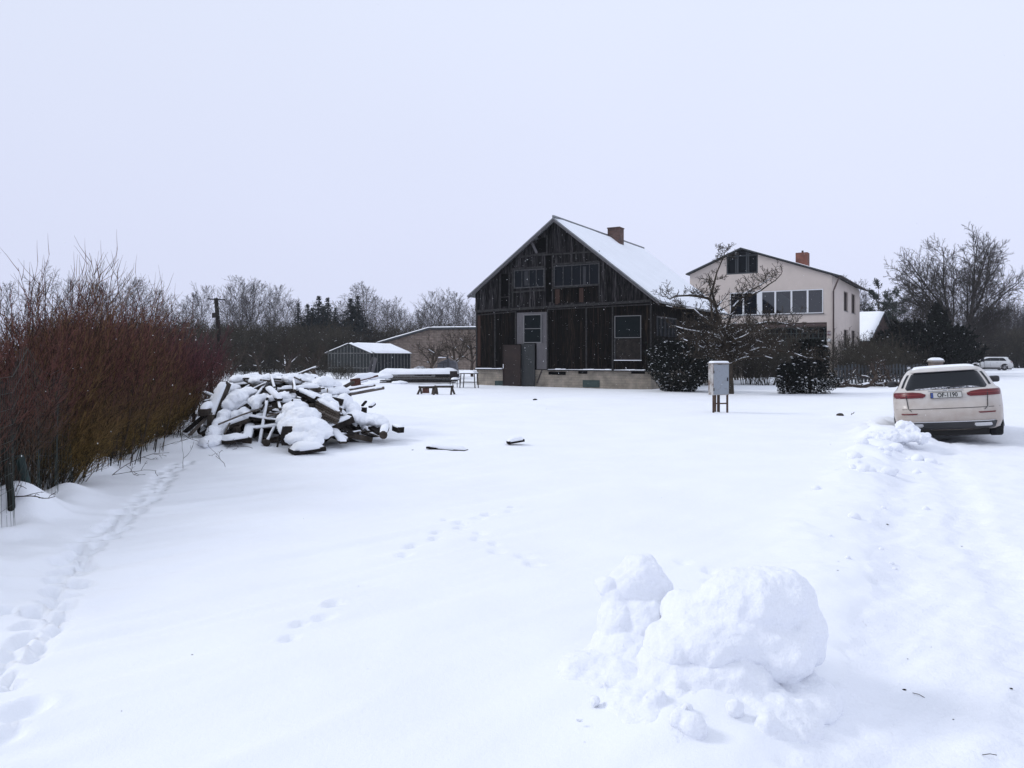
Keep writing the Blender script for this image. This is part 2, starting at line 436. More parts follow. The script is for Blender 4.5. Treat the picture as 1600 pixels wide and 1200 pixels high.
BUMPS = []  # extra snow swellings (x, y, rx, ry, h)
def swell(px, py, rx, ry, h):
    p = gnd(px, py); BUMPS.append((p.x, p.y, rx, ry, h))
swell(1110, 1120, 0.75, 0.55, 0.055); swell(985, 1080, 0.5, 0.5, 0.03)
swell(455, 672, 1.7, 1.0, 0.16); swell(560, 660, 1.9, 1.1, 0.22); swell(600, 676, 0.8, 0.5, 0.16); swell(330, 700, 0.9, 0.8, 0.12)
swell(750, 690, 1.6, 0.4, 0.06); swell(770, 640, 2.2, 1.0, 0.16); swell(880, 634, 2.6, 1.2, 0.14); swell(905, 626, 2.0, 1.2, 0.16)
swell(600, 603, 2.4, 1.2, 0.18); swell(1310, 652, 0.5, 0.4, 0.05)
swell(1200, 596, 2.4, 1.5, 0.30); swell(20, 830, 0.35, 0.45, 0.28); swell(130, 745, 0.5, 0.7, 0.16)
swell(1420, 690, 0.75, 1.1, 0.20); swell(1365, 705, 1.0, 0.9, 0.07)

def base_height(x, y):
    x = np.asarray(x, float); y = np.asarray(y, float)
    z = 0.055 * fbm(x / 5.5, y / 5.5, 11, 3)
    # low wind ridges running away to the right
    u = (x * 0.74 + y * 0.67); w = (-x * 0.67 + y * 0.74)
    near = np.exp(-((y - 5) / 9.0) ** 2)
    z = z + 0.046 * (1 - np.abs(fbm(u / 3.2, w / 0.55, 21, 3) * 2)) * (0.35 + 0.65 * sst(1.5, -2.5, x)) * (0.4 + 0.6 * near)
    z = z + 0.006 * fbm(x / 0.35, y / 0.35, 31, 2) + 0.011 * fbm(u / 1.1, w / 0.16, 33, 3) * sst(-.15, .25, fbm(x / 2.6, y / 2.6, 35, 2)) * (0.3 + 0.7 * near)
    # snow banked against the hedge
    d = x - fence_x(y)
    hed = np.exp(-(d / 0.55) ** 2) * sst(30, 18, y) * (y > 1)
    z = z + hed * (0.10 + 0.16 * np.maximum(0, fbm(x / 0.8, y / 0.8, 41, 3) * 1.6))
    z = np.where(d < 0, z + 0.05 * sst(0, -2, d), z)
    for bx, by, rx, ry, h in BUMPS:
        q = ((x - bx) / rx) ** 2 + ((y - by) / ry) ** 2
        z = z + h * np.exp(-q * 1.4)
    # road on the right, a few centimetres lower, with a ploughed bank
    wob = 0.22 * fbm(y / 1.3, x * 0 + 3.3, 51, 3) + 0.05 * fbm(y / 0.25, x / 0.25, 52, 2)
    s_ = (x - road_edge(y)) * 0.883 + wob
    fade = sst(60, 35, y) * sst(-6, 1, y)
    z = z - 0.085 * sst(-0.05, 0.40, s_) * fade
    cl = np.maximum(0, fbm(x / 0.42, y / 0.42, 61, 4) + 0.25)
    bank = np.exp(-((s_ + 0.30) / 0.38) ** 2)
    z = z + bank * fade * (0.035 + 0.13 * cl * (0.35 + 1.0 * sst(7.5, 12.5, y) * sst(22, 15, y)))
    # ruts pressed by tyres
    along = x * 0.47 + y * 0.883
    for c_, wd in ((0.95, 0.19), (2.55, 0.21), (4.2, 0.22)):
        rut = np.exp(-((s_ - c_ - 0.1 * np.sin(along / 3)) / wd) ** 4)
        z = z - rut * fade * (0.040 + 0.017 * np.sin(along * 2 * math.pi / 0.16 + 1.3 * fbm(x * 2, y * 2, 5, 2)) * sst(-.5, .3, fbm(x / .9, y / .9, 71, 2)))
    z = z + np.where(s_ > 0.1, 1, 0) * fade * (0.026 * fbm(x / 0.30, y / 0.22, 81, 4) + 0.013 * fbm(x / 0.16, y / 0.055, 84, 3) + 0.018 * fbm(u / 0.5, w / 0.09, 82, 2))
    # a rise beyond the yard on the right, where the field climbs gently
    return z

def spaced(lo, hi, fmin, g1, lim, g2):
    a = [0.0]
    while a[-1] < max(abs(lo), abs(hi)):
        t = a[-1]; a.append(t + max(fmin, (g1 * t if t < lim else g2 * t)))
    a = np.array(a); neg = -a[(a > 0) & (a <= abs(lo))][::-1]
    return np.concatenate([neg, a[a <= hi]])
xs = spaced(-400, 400, 0.032, 0.0085, 9, 0.035)
yf = [2.4]
while yf[-1] < 400: yf.append(yf[-1] + max(0.026, (0.0062 if yf[-1] < 40 else 0.035) * yf[-1]))
yb = [2.4 - 0.3]
while yb[-1] > -60: yb.append(yb[-1] - max(0.3, 0.12 * (2.4 - yb[-1])))
ys = np.array(yb[::-1] + yf)
XX, YY = np.meshgrid(xs, ys)
ZZ = base_height(XX, YY)
PR = np.zeros_like(ZZ)
for (cx_, cy_, an, sz_, dp) in prints:
    i0, i1 = np.searchsorted(xs, [cx_ - 0.35, cx_ + 0.35]); j0, j1 = np.searchsorted(ys, [cy_ - 0.35, cy_ + 0.35])
    dx = XX[j0:j1, i0:i1] - cx_; dy = YY[j0:j1, i0:i1] - cy_
    a = dx * math.cos(an) + dy * math.sin(an); b = -dx * math.sin(an) + dy * math.cos(an)
    q = np.sqrt((a / (sz_ * 1.35)) ** 2 + (b / sz_) ** 2)
    PR[j0:j1, i0:i1] = np.minimum(PR[j0:j1, i0:i1], -dp * np.exp(-(q ** 4))) + 0.014 * np.exp(-((q - 1.35) / 0.3) ** 2) * (PR[j0:j1, i0:i1] > -0.01)
ZZ = ZZ + PR
far = np.hypot(XX, YY)
nx_, ny_ = len(xs), len(ys)
idx = np.arange(nx_ * ny_).reshape(ny_, nx_)
quads = np.stack([idx[:-1, :-1], idx[:-1, 1:], idx[1:, 1:], idx[1:, :-1]], axis=-1).reshape(-1, 4)
xc = ((XX[:-1, :-1] + XX[1:, 1:]) / 2).ravel(); yc = ((YY[:-1, :-1] + YY[1:, 1:]) / 2).ravel()
sroad = (xc - road_edge(yc)) * 0.883 + 0.22 * fbm(yc / 1.3, xc * 0 + 3.3, 51, 3)
isroad = (sroad > 0.12) & (sroad < 6.5) & (yc < 120) & (yc > -30)
Vall = np.stack([XX.ravel(), YY.ravel(), ZZ.ravel()], axis=1)
def submesh(name, q, m_, kind):
    u_, inv = np.unique(q.ravel(), return_inverse=True)
    o = np_mesh(name, Vall[u_], inv.reshape(-1, 4), m_, None, True)
    return tag(o, kind=kind)
tag(submesh("snow_field", quads[~isroad], M['snow'], 'structure'), "smooth snow covered yard and fields reaching to the trees")
tag(submesh("snowy_road", quads[isroad], M['road_snow'], 'structure'), "packed snow track with tyre ruts along the right side")
def hgt(x, y):
    return float(base_height(np.array([x]), np.array([y]))[0])

# ------------------------------------------------------------------ old timber house
class Plane:
    """a house frame: local x along the front, local y away from the viewer"""
    def __init__(s, O, phi):
        s.O = Vector((O[0], O[1])); s.phi = phi
        s.u = Vector((math.cos(phi), -math.sin(phi))); s.v = Vector((math.sin(phi), math.cos(phi)))
    def fp(s, px, py, ly=0.0):
        a = (px - CX) / F; b = (py - HZ) / F
        t = (ly + s.O.dot(s.v)) / (a * s.v.x + s.v.y)
        lx = (Vector((a * t, t)) - s.O).dot(s.u)
        return lx, EYE - b * t
    def side(s, px, py, lx):
        """point on the plane local x = lx"""
        a = (px - CX) / F; b = (py - HZ) / F
        t = (lx + s.O.dot(s.u)) / (a * s.u.x + s.u.y)
        return (Vector((a * t, t)) - s.O).dot(s.v), EYE - b * t
    def depth_for(s, lx, px):
        lo, hi = 0, 40
        for _ in range(50):
            m_ = (lo + hi) / 2; p = s.O + s.u * lx + s.v * m_
            if CX + F * p.x / p.y < px: lo = m_
            else: hi = m_
        return lo
    def shift(s, lx):
        s.O = s.O + s.u * lx

def window(parent, x0, x1, z0, z1, cols, rows, y, fm, gm, fw=0.06, mw=0.035, sill=None, label=None, out=-1, irregular=False):
    w_ = MB().box(x0, x1, y, y + 0.02, z0, z1).build("window", gm, parent)
    if label: w_['label'] = label
    f_ = MB(); yy0, yy1 = (y - 0.045, y - 0.002)
    f_.box(x0 - fw, x1 + fw, yy0, yy1, z1, z1 + fw).box(x0 - fw, x1 + fw, yy0, yy1, z0 - fw, z0)
    f_.box(x0 - fw, x0, yy0 + .001, yy1, z0, z1).box(x1, x1 + fw, yy0 + .001, yy1, z0, z1)
    for i in range(1, cols):
        xx = x0 + (x1 - x0) * i / cols; f_.box(xx - mw / 2, xx + mw / 2, yy0 + .008, yy1, z0, z1)
    for i in range(1, rows):
        zz = z0 + (z1 - z0) * i / rows; f_.box(x0, x1, yy0 + .012, yy1, zz - mw / 2, zz + mw / 2)
    if irregular:
        ri = random.Random(int(x0 * 50)); pn = MB()
        for i in range(cols):
            if ri.random() < .55:
                a_ = x0 + (x1 - x0) * (i + ri.uniform(.05, .4)) / cols; b_ = min(x1, a_ + (x1 - x0) / cols * ri.uniform(.3, .9)); pn.box(a_, b_, y - .012, y - .001, z0 + ri.uniform(0, .1), z1 - ri.uniform(0, .1))
        pn.build("boarding", M['board_pane'], w_)
    f_.build("frame", fm, w_)
    if sill:
        MB().box(x0 - fw - .03, x1 + fw + .03, y - 0.10, y - 0.047, z0 - fw - .03, z0 - fw + .015).build("sill", sill, w_)
    return w_

def board_wall(x0, x1, zb, zt, y, holes, w=0.16, seed=0, th=0.025, jit=0.012, ragged=0.0):
    r_ = random.Random(seed); m_ = MB(); x = x0
    while x < x1 - 0.02:
        bw = min(w * r_.uniform(0.7, 1.3), x1 - x); a, b = x + 0.004, x + bw - 0.004
        xm = (a + b) / 2; spans = [(zb(xm) + r_.uniform(0, ragged), zt(xm) - r_.uniform(0, ragged))]
        for (hx0, hx1, hz0, hz1) in holes:
            if a < hx1 - 0.03 and b > hx0 + 0.03:
                ns = []
                for (s0, s1) in spans:
                    if hz0 > s0: ns.append((s0, min(s1, hz0)))
                    if hz1 < s1: ns.append((max(s0, hz1), s1))
                spans = ns
        off = r_.uniform(-jit, jit)
        for (s0, s1) in spans:
            if s1 - s0 > 0.05:
                # board top follows the slope
                za, zb_ = (zt(a), zt(b)) if abs(s1 - zt(xm)) < ragged + 0.02 else (s1, s1)
                m_.prism([(a, s0), (b, s0), (b, max(s0 + .02, zb_)), (a, max(s0 + .02, za))], y + off - th, y + off)
        x += bw
    return m_

H = Plane((0, 0), R(30))
pr = at(1018, 608, 36.5); H.O = Vector((pr.x, pr.y)); H.shift(H.fp(743, 600)[0])
Wd = H.fp(1018, 600)[0]
house = empty("timber_house", (H.O.x, H.O.y, 0), -H.phi)
tag(house, "derelict dark timber gabled house on a pale block plinth with snow on its roof", "house")
OV = 0.38
lxA, zA = H.fp(864, 339.5, -OV)
lxL, zL = H.fp(729.5, 462, -OV)
lxR, zR = H.fp(1031, 471, -OV)
LEN = H.depth_for(lxA, 1008)
def roofz(x):
    return zA + (zL - zA) * (lxA - x) / (lxA - lxL) if x < lxA else zA + (zR - zA) * (x - lxA) / (lxR - lxA)
zPl = (H.fp(745, 576)[1] + H.fp(1012, 579)[1]) / 2
zBl = H.fp(745, 487)[1]; zBr = H.fp(1017, 471)[1]
def bandz(x): return zBl + (zBr - zBl) * x / Wd
print("house", Wd, LEN, zA, zL, zR, zPl, zBl, zBr)
def HB(zx, zy, ly=0.0):
    return H.fp(720 + zx / 4.0, 320 + zy / 4.0, ly)
def rect(zx0, zy0, zx1, zy1):
    a = HB(zx0, (zy0 + zy1) / 2)[0]; b = HB(zx1, (zy0 + zy1) / 2)[0]; zm = (zx0 + zx1) / 2
    return a, b, HB(zm, zy1)[1], HB(zm, zy0)[1]
# plinth
MB().box(0.06, Wd - 0.05, 0.02, LEN - OV * 2, -0.6, zPl - 0.03).build("plinth", M['plinth'], house)
# backing shell, painted black for the unlit inside
bk = MB()
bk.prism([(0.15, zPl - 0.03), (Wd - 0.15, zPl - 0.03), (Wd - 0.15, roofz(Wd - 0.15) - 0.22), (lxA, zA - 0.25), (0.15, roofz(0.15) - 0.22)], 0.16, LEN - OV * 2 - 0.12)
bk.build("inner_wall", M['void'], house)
w1 = rect(400, 690, 503, 858); w2 = rect(968, 697, 1125, 968); gp = rect(352, 672, 540, 870)
w3 = rect(335, 404, 522, 517); w4 = rect(583, 372, 868, 508); o1 = rect(250, 432, 302, 636)
red = rect(583, 512, 865, 610); gap = rect(532, 312, 572, 608)
tri = [HB(470, 222), HB(536, 182), HB(531, 297), HB(483, 299)]
trih = (min(p[0] for p in tri) + .05, max(p[0] for p in tri), min(p[1] for p in tri), HB(515, 205)[1])
up = board_wall(0.0, Wd, bandz, lambda x: roofz(x) - 0.11, 0.0, [w3, w4, o1, red, gap, trih], 0.17, 3, ragged=0.03)
up.build("gable_boards", M['board_grey'], house)
lowb = board_wall(0.02, Wd - 0.02, lambda x: zPl, lambda x: bandz(x) - 0.05, 0.05, [gp, w2, (gp[0], gp[1], -1, gp[2])], 0.14, 5, ragged=0.02)
lowb.build("lower_boards", M['board_dark'], house)
board_wall(red[0], red[1], lambda x: red[2], lambda x: red[3], 0.03, [], 0.17, 8).build("patch_boards", M['board_dark'], house)
rr = rect(592, 528, 620, 622); rr2 = rect(742, 520, 768, 610); rr3 = rect(105, 690, 124, 1010)
for q in (rr, rr2): MB().box(q[0], q[1], -0.03, -0.005, q[2], q[3]).build("patch_board", M['board_red'], house)
MB().box(rr3[0], rr3[1], -0.02, 0.004, rr3[2], rr3[3]).build("corner_board", M['board_red'], house)
# horizontal and vertical timbers
def hbar(zx0, zy0, zx1, zy1, th=0.10, y=-0.05, name="beam", mt='beam'):
    a = HB(zx0, zy0); b = HB(zx1, zy1)
    return MB().bar((a[0], y, a[1]), (b[0], y, b[1]), 0.06, th).build(name, M[mt], house)
hbar(100, 667, 1188, 600, 0.13, -0.06)
hbar(100, 690, 340, 668, 0.05, -0.03); hbar(540, 655, 1188, 622, 0.05, -0.03)
hbar(322, 402, 528, 388, 0.10); hbar(322, 548, 528, 532, 0.09); hbar(360, 332, 530, 302, 0.09); hbar(380, 322, 870, 292, 0.07, -0.045)
hbar(578, 372, 872, 358, 0.09); hbar(575, 522, 872, 500, 0.07); hbar(590, 380, 862, 350, 0.04, -0.04)
for zx, za, zb_ in ((100, 590, 1018), (215, 668, 1022), (345, 665, 870), (543, 650, 1030), (786, 640, 1030), (950, 628, 1030), (1188, 600, 1035), (575, 300, 610), (868, 352, 600), (327, 400, 640), (528, 390, 540), (305, 420, 650), (248, 430, 650), (460, 330, 372), (540, 190, 310), (355, 340, 385), (722, 292, 350)):
    a = HB(zx, za); b = HB(zx, zb_)
    MB().bar((a[0], -0.02, a[1]), (a[0], -0.02, b[1]), 0.075, 0.055, up=(0, 1, 0)).build("stud", M['beam'], house)
a = HB(437, 217); b = HB(478, 302); MB().bar((a[0], -0.045, a[1]), (b[0], -0.045, b[1]), 0.03, 0.13).build("brace", M['panel_grey'], house)
a = HB(905, 400); b = HB(915, 600); MB().bar((a[0], -0.06, a[1]), (b[0], -0.06, b[1]), 0.03, 0.10).build("brace", M['beam'], house)
MB().prism([(p[0], p[1]) for p in tri], 0.10, 0.14).build("gable_opening_shade", M['void'], house)  # inset black panels paint the darkness behind both openings
MB().box(o1[0], o1[1], 0.10, 0.14, o1[2], o1[3]).build("loft_opening_shade", M['void'], house)
a = HB(250, 578); b = HB(302, 574); MB().bar((a[0], 0.0, a[1]), (b[0], 0.0, b[1]), 0.04, 0.04).build("rail", M['beam'], house)
# windows
window(house, w3[0] + .05, w3[1] - .03, w3[2] + .04, w3[3] - .05, 4, 1, -0.01, M['frame_dark'], M['glass_old'], 0.06, irregular=True)
window(house, w4[0] + .05, w4[1] - .05, w4[2] + .06, w4[3] - .06, 5, 1, -0.01, M['frame_dark'], M['glass_old'], 0.05, mw=.03, irregular=True)
window(house, w1[0], w1[1], w1[2], w1[3], 1, 2, -0.03, M['frame_pale'], M['glass'], 0.05, 0.03, label="small window with white frame between grey sheets")
g2 = MB().box(gp[0], w1[0] - .055, -0.025, 0.0, gp[2], gp[3]).box(w1[1] + .055, gp[1], -0.025, 0.0, gp[2], gp[3]).box(w1[0] - .055, w1[1] + .055, -0.025, 0.0, w1[3] + .055, gp[3])
g2.build("grey_panel", M['panel_grey'], house)
gl = rect(478, 862, 540, 1028); MB().box(gl[0], gl[1], -0.07, -0.03, gl[2], gl[3] - .01).build("grey_panel", M['panel_grey'], house)
wm = HB(1045, 832)[1]
window(house, w2[0], w2[1], wm + .03, w2[3], 1, 1, -0.03, M['frame_pale'], M['glass'], 0.035, label="large right hand window with glass above boards")
wl = MB().box(w2[0], w2[1], -0.02, 0.0, w2[2], wm - .03).build("window", M['timber_dark'], house)
fr_ = MB().box(w2[0] - .05, w2[1] + .05, -0.06, -0.025, w2[2] - .05, w2[2]).box(w2[0] - .05, w2[0], -0.06, -0.025, w2[2], wm - .03).box(w2[1], w2[1] + .05, -0.06, -0.025, w2[2], wm - .03)
fr_.build("frame", M['frame_dark'], wl)
sn = MB().box(w2[0] - .06, w2[1] + .06, -0.09, -0.03, w2[2] - .045, w2[2] - 0.015).build("sill_snow", M['snow'], wl)
# doors
d1 = rect(275, 877, 386, 1132); d2 = rect(387, 870, 475, 1130)
dd = MB().box(d1[0], d1[1], -0.20, -0.17, -0.02, d1[3]); dd.bar((d1[0] + .02, -0.21, 0), (d1[0] + .02, -0.21, d1[3]), .03, .03); dd.bar((d1[1] - .02, -0.21, 0), (d1[1] - .02, -0.21, d1[3]), .03, .03); dd.bar((d1[0], -0.21, d1[3]), (d1[1], -0.21, d1[3]), .03, .03)
dr = dd.build("door", M['rust'], house); dr['label'] = "rusty brown metal door leaf"
MB().box(d1[0] + .03, d1[0] + .06, -0.25, -0.225, 0.95, 1.18).build("handle", M['white_pvc'], dr)
dr = MB().box(d2[0], d2[1] - .04, -0.14, -0.11, -0.02, d2[3]).box(d2[0] + .03, d2[0] + .09, -0.155, -0.142, 0, d2[3] - .05).box(d2[1] - .13, d2[1] - .05, -0.155, -0.142, 0, d2[3] - .05).build("door", M['green_sheet'], house)
dr['label'] = "dark green metal door leaf"
a = HB(522, 1030); b = HB(492, 1115); MB().bar((a[0], -0.25, a[1]), (b[0], -0.3, b[1]), .06, .06).build("prop", M['iron'], house)
# vents, black slabs painting the shaded recesses under the sill, snowy ledge
for q in ((213, 1100, 285, 1136), (762, 1096, 867, 1141)):
    v = rect(*q); MB().box(v[0], v[1], -0.01, 0.015, v[2], v[3]).build("basement_vent", M['vent'], house)
for q in ((548, 1043, 655, 1062), (1065, 1043, 1150, 1056), (735, 1040, 790, 1056)):
    v = rect(*q); MB().box(v[0], v[1], -0.004, 0.016, v[2], v[3]).build("recess_shade", M['void'], house)
r_ = random.Random(5)
def ledge(x0, x1, z):
    m_ = MB(); x = x0
    while x < x1:
        w_ = r_.uniform(.2, .6); t = r_.uniform(.02, .06)
        m_.prism([(x, z), (min(x + w_, x1), z), (min(x + w_, x1) - .02, z + t), (x + .02, z + t * r_.uniform(.6, 1))], -0.11, 0.015); x += w_
    m_.build("ledge_snow", M['snow'], house)
MB().box(0, d1[0] - .05, -0.10, 0.04, zPl - .06, zPl - .002).box(HB(545, 1030)[0], Wd, -0.10, 0.04, zPl - .06, zPl - .002).build("sill_beam", M['beam'], house)
ledge(0.05, d1[0] - .1, zPl); ledge(HB(548, 1030)[0], HB(945, 1030)[0], zPl); ledge(HB(960, 1030)[0], Wd - .3, zPl)
# right side wall with a glazed opening
sw = MB(); y = 0.05; r2_ = random.Random(9)
sy0, sz1 = H.side(1026, 496, Wd); sy1, sz0 = H.side(1056, 527, Wd)
while y < LEN - OV * 2:
    w_ = .15 * r2_.uniform(.7, 1.3); o_ = r2_.uniform(0, .02)
    if not (sy0 - .05 < y < sy1): sw.box(Wd + o_ - .05, Wd + o_, y, y + w_ - .008, zPl, zR - .02)
    else:
        sw.box(Wd + o_ - .05, Wd + o_, y, y + w_ - .008, zPl, sz0); sw.box(Wd + o_ - .05, Wd + o_, y, y + w_ - .008, sz1, zR - .02)
    y += w_
sw.build("side_boards", M['board_dark'], house)
sg = MB().box(Wd - .08, Wd - .06, sy0, sy1, sz0, sz1).build("window", M['glass_old'], house)
sf = MB()
for i in range(6):
    yy = sy0 + (sy1 - sy0) * i / 5; sf.box(Wd - .055, Wd + .02, yy - .035, yy + .035, sz0, sz1)
sf.box(Wd - .056, Wd + .03, sy0 - .05, sy1 + .05, sz1, sz1 + .08); sf.build("frame", M['frame_dark'], sg)
# rafters peeping under the eave
rf = MB(); y = 0.0
while y < LEN - OV * 2:
    rf.bar((Wd - .1, y, zR + .08 + .25), (lxR - .05, y, zR - .06), .06, .12); y += .8
rf.build("rafter_end", M['beam'], house)
# roof
RT = 0.07; y0, y1 = -OV, LEN - OV + 0.1
rfm = MB().prism([(lxL, zL - RT), (lxA, zA - RT), (lxR, zR - RT), (lxR, zR), (lxA, zA), (lxL, zL)], y0, y1)
roof = rfm.build("roof", M['roof_sheet'], house)
fb = MB().prism([(lxL + .05, zL - .17), (lxA, zA - .20), (lxR - .05, zR - .17), (lxR - .05, zR - RT), (lxA, zA - RT), (lxL + .05, zL - RT)], y0 + .03, y0 + .07).build("rake_board", M['panel_grey'], roof)
def snow_sheet(name, c00, c10, c11, c01, th, parent, n=(30, 24), seed=1, ragged=0.05, amp=0.02, mt=None):
    """soft sheet of snow lying on a slope; corners given counter-clockwise"""
    c00, c10, c11, c01 = map(Vector, (c00, c10, c11, c01)); nu, nv = n
    U, V_ = np.meshgrid(np.linspace(0, 1, nu), np.linspace(0, 1, nv))
    L = (np.array(c00)[None, None] * ((1 - U) * (1 - V_))[..., None] + np.array(c10)[None, None] * (U * (1 - V_))[..., None]
         + np.array(c11)[None, None] * (U * V_)[..., None] + np.array(c01)[None, None] * ((1 - U) * V_)[..., None])
    lu = (c10 - c00).length; lv = (c01 - c00).length
    e_ = np.minimum(np.minimum(U, 1 - U) * lu, np.minimum(V_, 1 - V_) * lv)
    t = th * np.sqrt(np.clip(e_ / (th * 1.2), 0, 1)) + amp * fbm(U * lu / 1.4, V_ * lv / 1.4, seed, 3) * np.clip(e_ / 0.3, 0, 1)
    # ragged outline
    edge = (e_ < 1e-6)
    rg = ragged * fbm(U * lu / .5 + V_ * lv / .5, U * 0 + seed, seed + 5, 3)
    cen = L.reshape(-1, 3).mean(0)
    dirs = (L - cen); dirs /= np.linalg.norm(dirs, axis=-1, keepdims=True)
    L = L + dirs * (rg * edge)[..., None]
    top = L.copy(); top[..., 2] += t + 0.004
    bot = L.copy(); bot[..., 2] += 0.003
    P = np.concatenate([top.reshape(-1, 3), bot.reshape(-1, 3)])
    I = np.arange(nu * nv).reshape(nv, nu)
    q = np.stack([I[:-1, :-1], I[:-1, 1:], I[1:, 1:], I[1:, :-1]], -1).reshape(-1, 4)
    ring = np.concatenate([I[0, :], I[1:, -1], I[-1, -2::-1], I[-2:0:-1, 0]])
    nx = np.roll(ring, -1); off = nu * nv
    sd = np.stack([ring, ring + off, nx + off, nx], -1)
    Fc = np.concatenate([q, q[:, ::-1] + off, sd])
    return np_mesh(name, P, Fc, mt or M['snow'], parent, True)
rl_y1 = y1 - .04
snow_sheet("roof_snow", (lxA + .06, y0 + .05, roofz(lxA + .06)), (lxR - .04, y0 + .05, zR + .01), (lxR - .04, rl_y1, zR + .01), (lxA + .06, rl_y1, roofz(lxA + .06)), 0.13, roof, seed=3)
snow_sheet("roof_snow", (lxL + .04, y0 + .05, zL + .01), (lxA - .06, y0 + .05, roofz(lxA - .06)), (lxA - .06, rl_y1, roofz(lxA - .06)), (lxL + .04, rl_y1, zL + .01), 0.12, roof, seed=4)
MB().bar((lxA, y0, zA + .05), (lxA, y1, zA + .05), .10, .12).build("ridge_cap", M['roof_sheet'], roof)
cy_ = H.depth_for(lxA + .3, 959)
ch = MB().box(lxA + .05, lxA + .80, cy_ - .35, cy_ + .35, zA - 1.0, zA + 0.44).build("chimney", M['chimney_brick'], roof)
MB().box(lxA + .02, lxA + .83, cy_ - .38, cy_ + .38, zA + 0.442, zA + .50).build("chimney_cap", M['chimney_brick'], ch)

# ------------------------------------------------------------------ pale rendered house
P2 = Plane((0, 0), R(32))
pr = at(1300, 590, 54); P2.O = Vector((pr.x, pr.y)); P2.shift(P2.fp(1078, 590)[0])
W2 = P2.fp(1300, 590)[0]
villa = empty("rendered_house", (P2.O.x, P2.O.y, 0), -P2.phi)
tag(villa, "two storey pale pink rendered house with a long white framed window band", "house")
D2 = P2.depth_for(W2, 1342.5)
def VB(zx, zy, ly=0.0): return P2.fp(1000 + zx / 4.0, 340 + zy / 4.0, ly)
vA = VB(628, 186, -.3); vL = VB(285, 350, -.3); vR = VB(1200, 352, -.3)
vR = (W2 + .55, vR[1] - 0.10)
def vroof(x): return vA[1] + (vL[1] - vA[1]) * (vA[0] - x) / (vA[0] - vL[0]) if x < vA[0] else vA[1] + (vR[1] - vA[1]) * (x - vA[0]) / (vR[0] - vA[0])
zr = VB(860, 660)[1]      # top of the recessed ground floor
xr1 = VB(1168, 700)[0]; xr0 = VB(560, 700)[0]
print("villa", W2, D2, vA, vL, vR, zr)
# wall with window band openings built from pieces
wx0, wx1 = VB(560, 530)[0], VB(1146, 520)[0]; wz0, wz1 = VB(1000, 601)[1], VB(900, 455)[1]
ax0, ax1 = VB(540, 300)[0], VB(737, 300)[0]; az0 = VB(640, 352)[1]
wl = MB()
TOP = 0.16
wl.prism([(0, wz1), (ax0, wz1), (ax0, vroof(ax0) - TOP), (0, vroof(0) - TOP)], 0, .3)
wl.prism([(ax0, wz1), (ax1, wz1), (ax1, az0), (ax0, az0)], 0, .3)
wl.prism([(ax1, wz1), (W2, wz1), (W2, vroof(W2) - TOP), (ax1, vroof(ax1) - TOP)], 0, .3)
wl.box(0, wx0, 0, .3, wz0, wz1).box(wx1, W2, 0, .3, wz0, wz1)
wl.box(0, W2, 0, .3, zr, wz0)
wl.box(xr1, W2, 0, .3, -.5, zr).box(0, xr0, 0, .3, -.5, zr)
wl.box(xr0, xr1, 2.0, 2.2, -.5, zr)
syw = [(P2.side(1318.5, 470, W2)[0], P2.side(1325, 470, W2)[0], P2.side(1321, 486, W2)[1], P2.side(1321, 455.5, W2)[1]),
       (P2.side(1330.5, 470, W2)[0], P2.side(1336.5, 470, W2)[0], P2.side(1333, 489.5, W2)[1], P2.side(1333, 459.5, W2)[1]),
       (P2.side(1318, 530, W2)[0], P2.side(1324.5, 530, W2)[0], P2.side(1321, 545, W2)[1], P2.side(1321, 515, W2)[1]),
       (P2.side(1330, 530, W2)[0], P2.side(1336.5, 530, W2)[0], P2.side(1333, 545, W2)[1], P2.side(1333, 516.5, W2)[1])]
# side wall pieces around its four windows
yy = .3; zt = vroof(W2) - TOP
cols = [(syw[0][0], syw[0][1], syw[2], syw[0]), (syw[1][0], syw[1][1], syw[3], syw[1])]
for c0, c1, lo_, hi_ in cols:
    wl.box(W2 - .3, W2, yy, c0, -.5, zt)
    wl.box(W2 - .3, W2, c0, c1, -.5, lo_[2]).box(W2 - .3, W2, c0, c1, lo_[3], hi_[2]).box(W2 - .3, W2, c0, c1, hi_[3], zt)
    yy = c1
wl.box(W2 - .3, W2, yy, D2, -.5, zt)
wl.box(0, .3, .3, D2, -.5, vroof(0) - TOP).box(0, W2, D2 + .001, D2 + .3, -.5, zt - .2)
wl.build("wall", M['render'], villa)
MB().box(.35, W2 - .35, 1.9, D2 - .1, zr, zt - .3).box(.31, W2 - .31, .31, D2 - .1, wz1 + .05, wz1 + .2).build("inner_wall", M['void'], villa)
for i, (a, b, z0, z1) in enumerate(syw):
    g_ = MB().box(W2 - .16, W2 - .14, a, b, z0, z1).build("window", M['glass'], villa)
    f_ = MB(); mt = (a + b) / 2
    f_.box(W2 - .135, W2 - .10, a, a + .07, z0, z1).box(W2 - .135, W2 - .10, b - .07, b, z0, z1).box(W2 - .134, W2 - .10, a + .07, b - .07, z0, z0 + .07).box(W2 - .134, W2 - .10, a + .07, b - .07, z1 - .07, z1).box(W2 - .136, W2 - .10, mt - .04, mt + .04, z0 + .07, z1 - .07)
    f_.build("frame", M['brown_trim'], g_)
    MB().box(W2 - .1, W2 + .05, a - .03, b + .03, z0 - .03, z0 - .003).build("sill", M['roof_sheet'], g_)
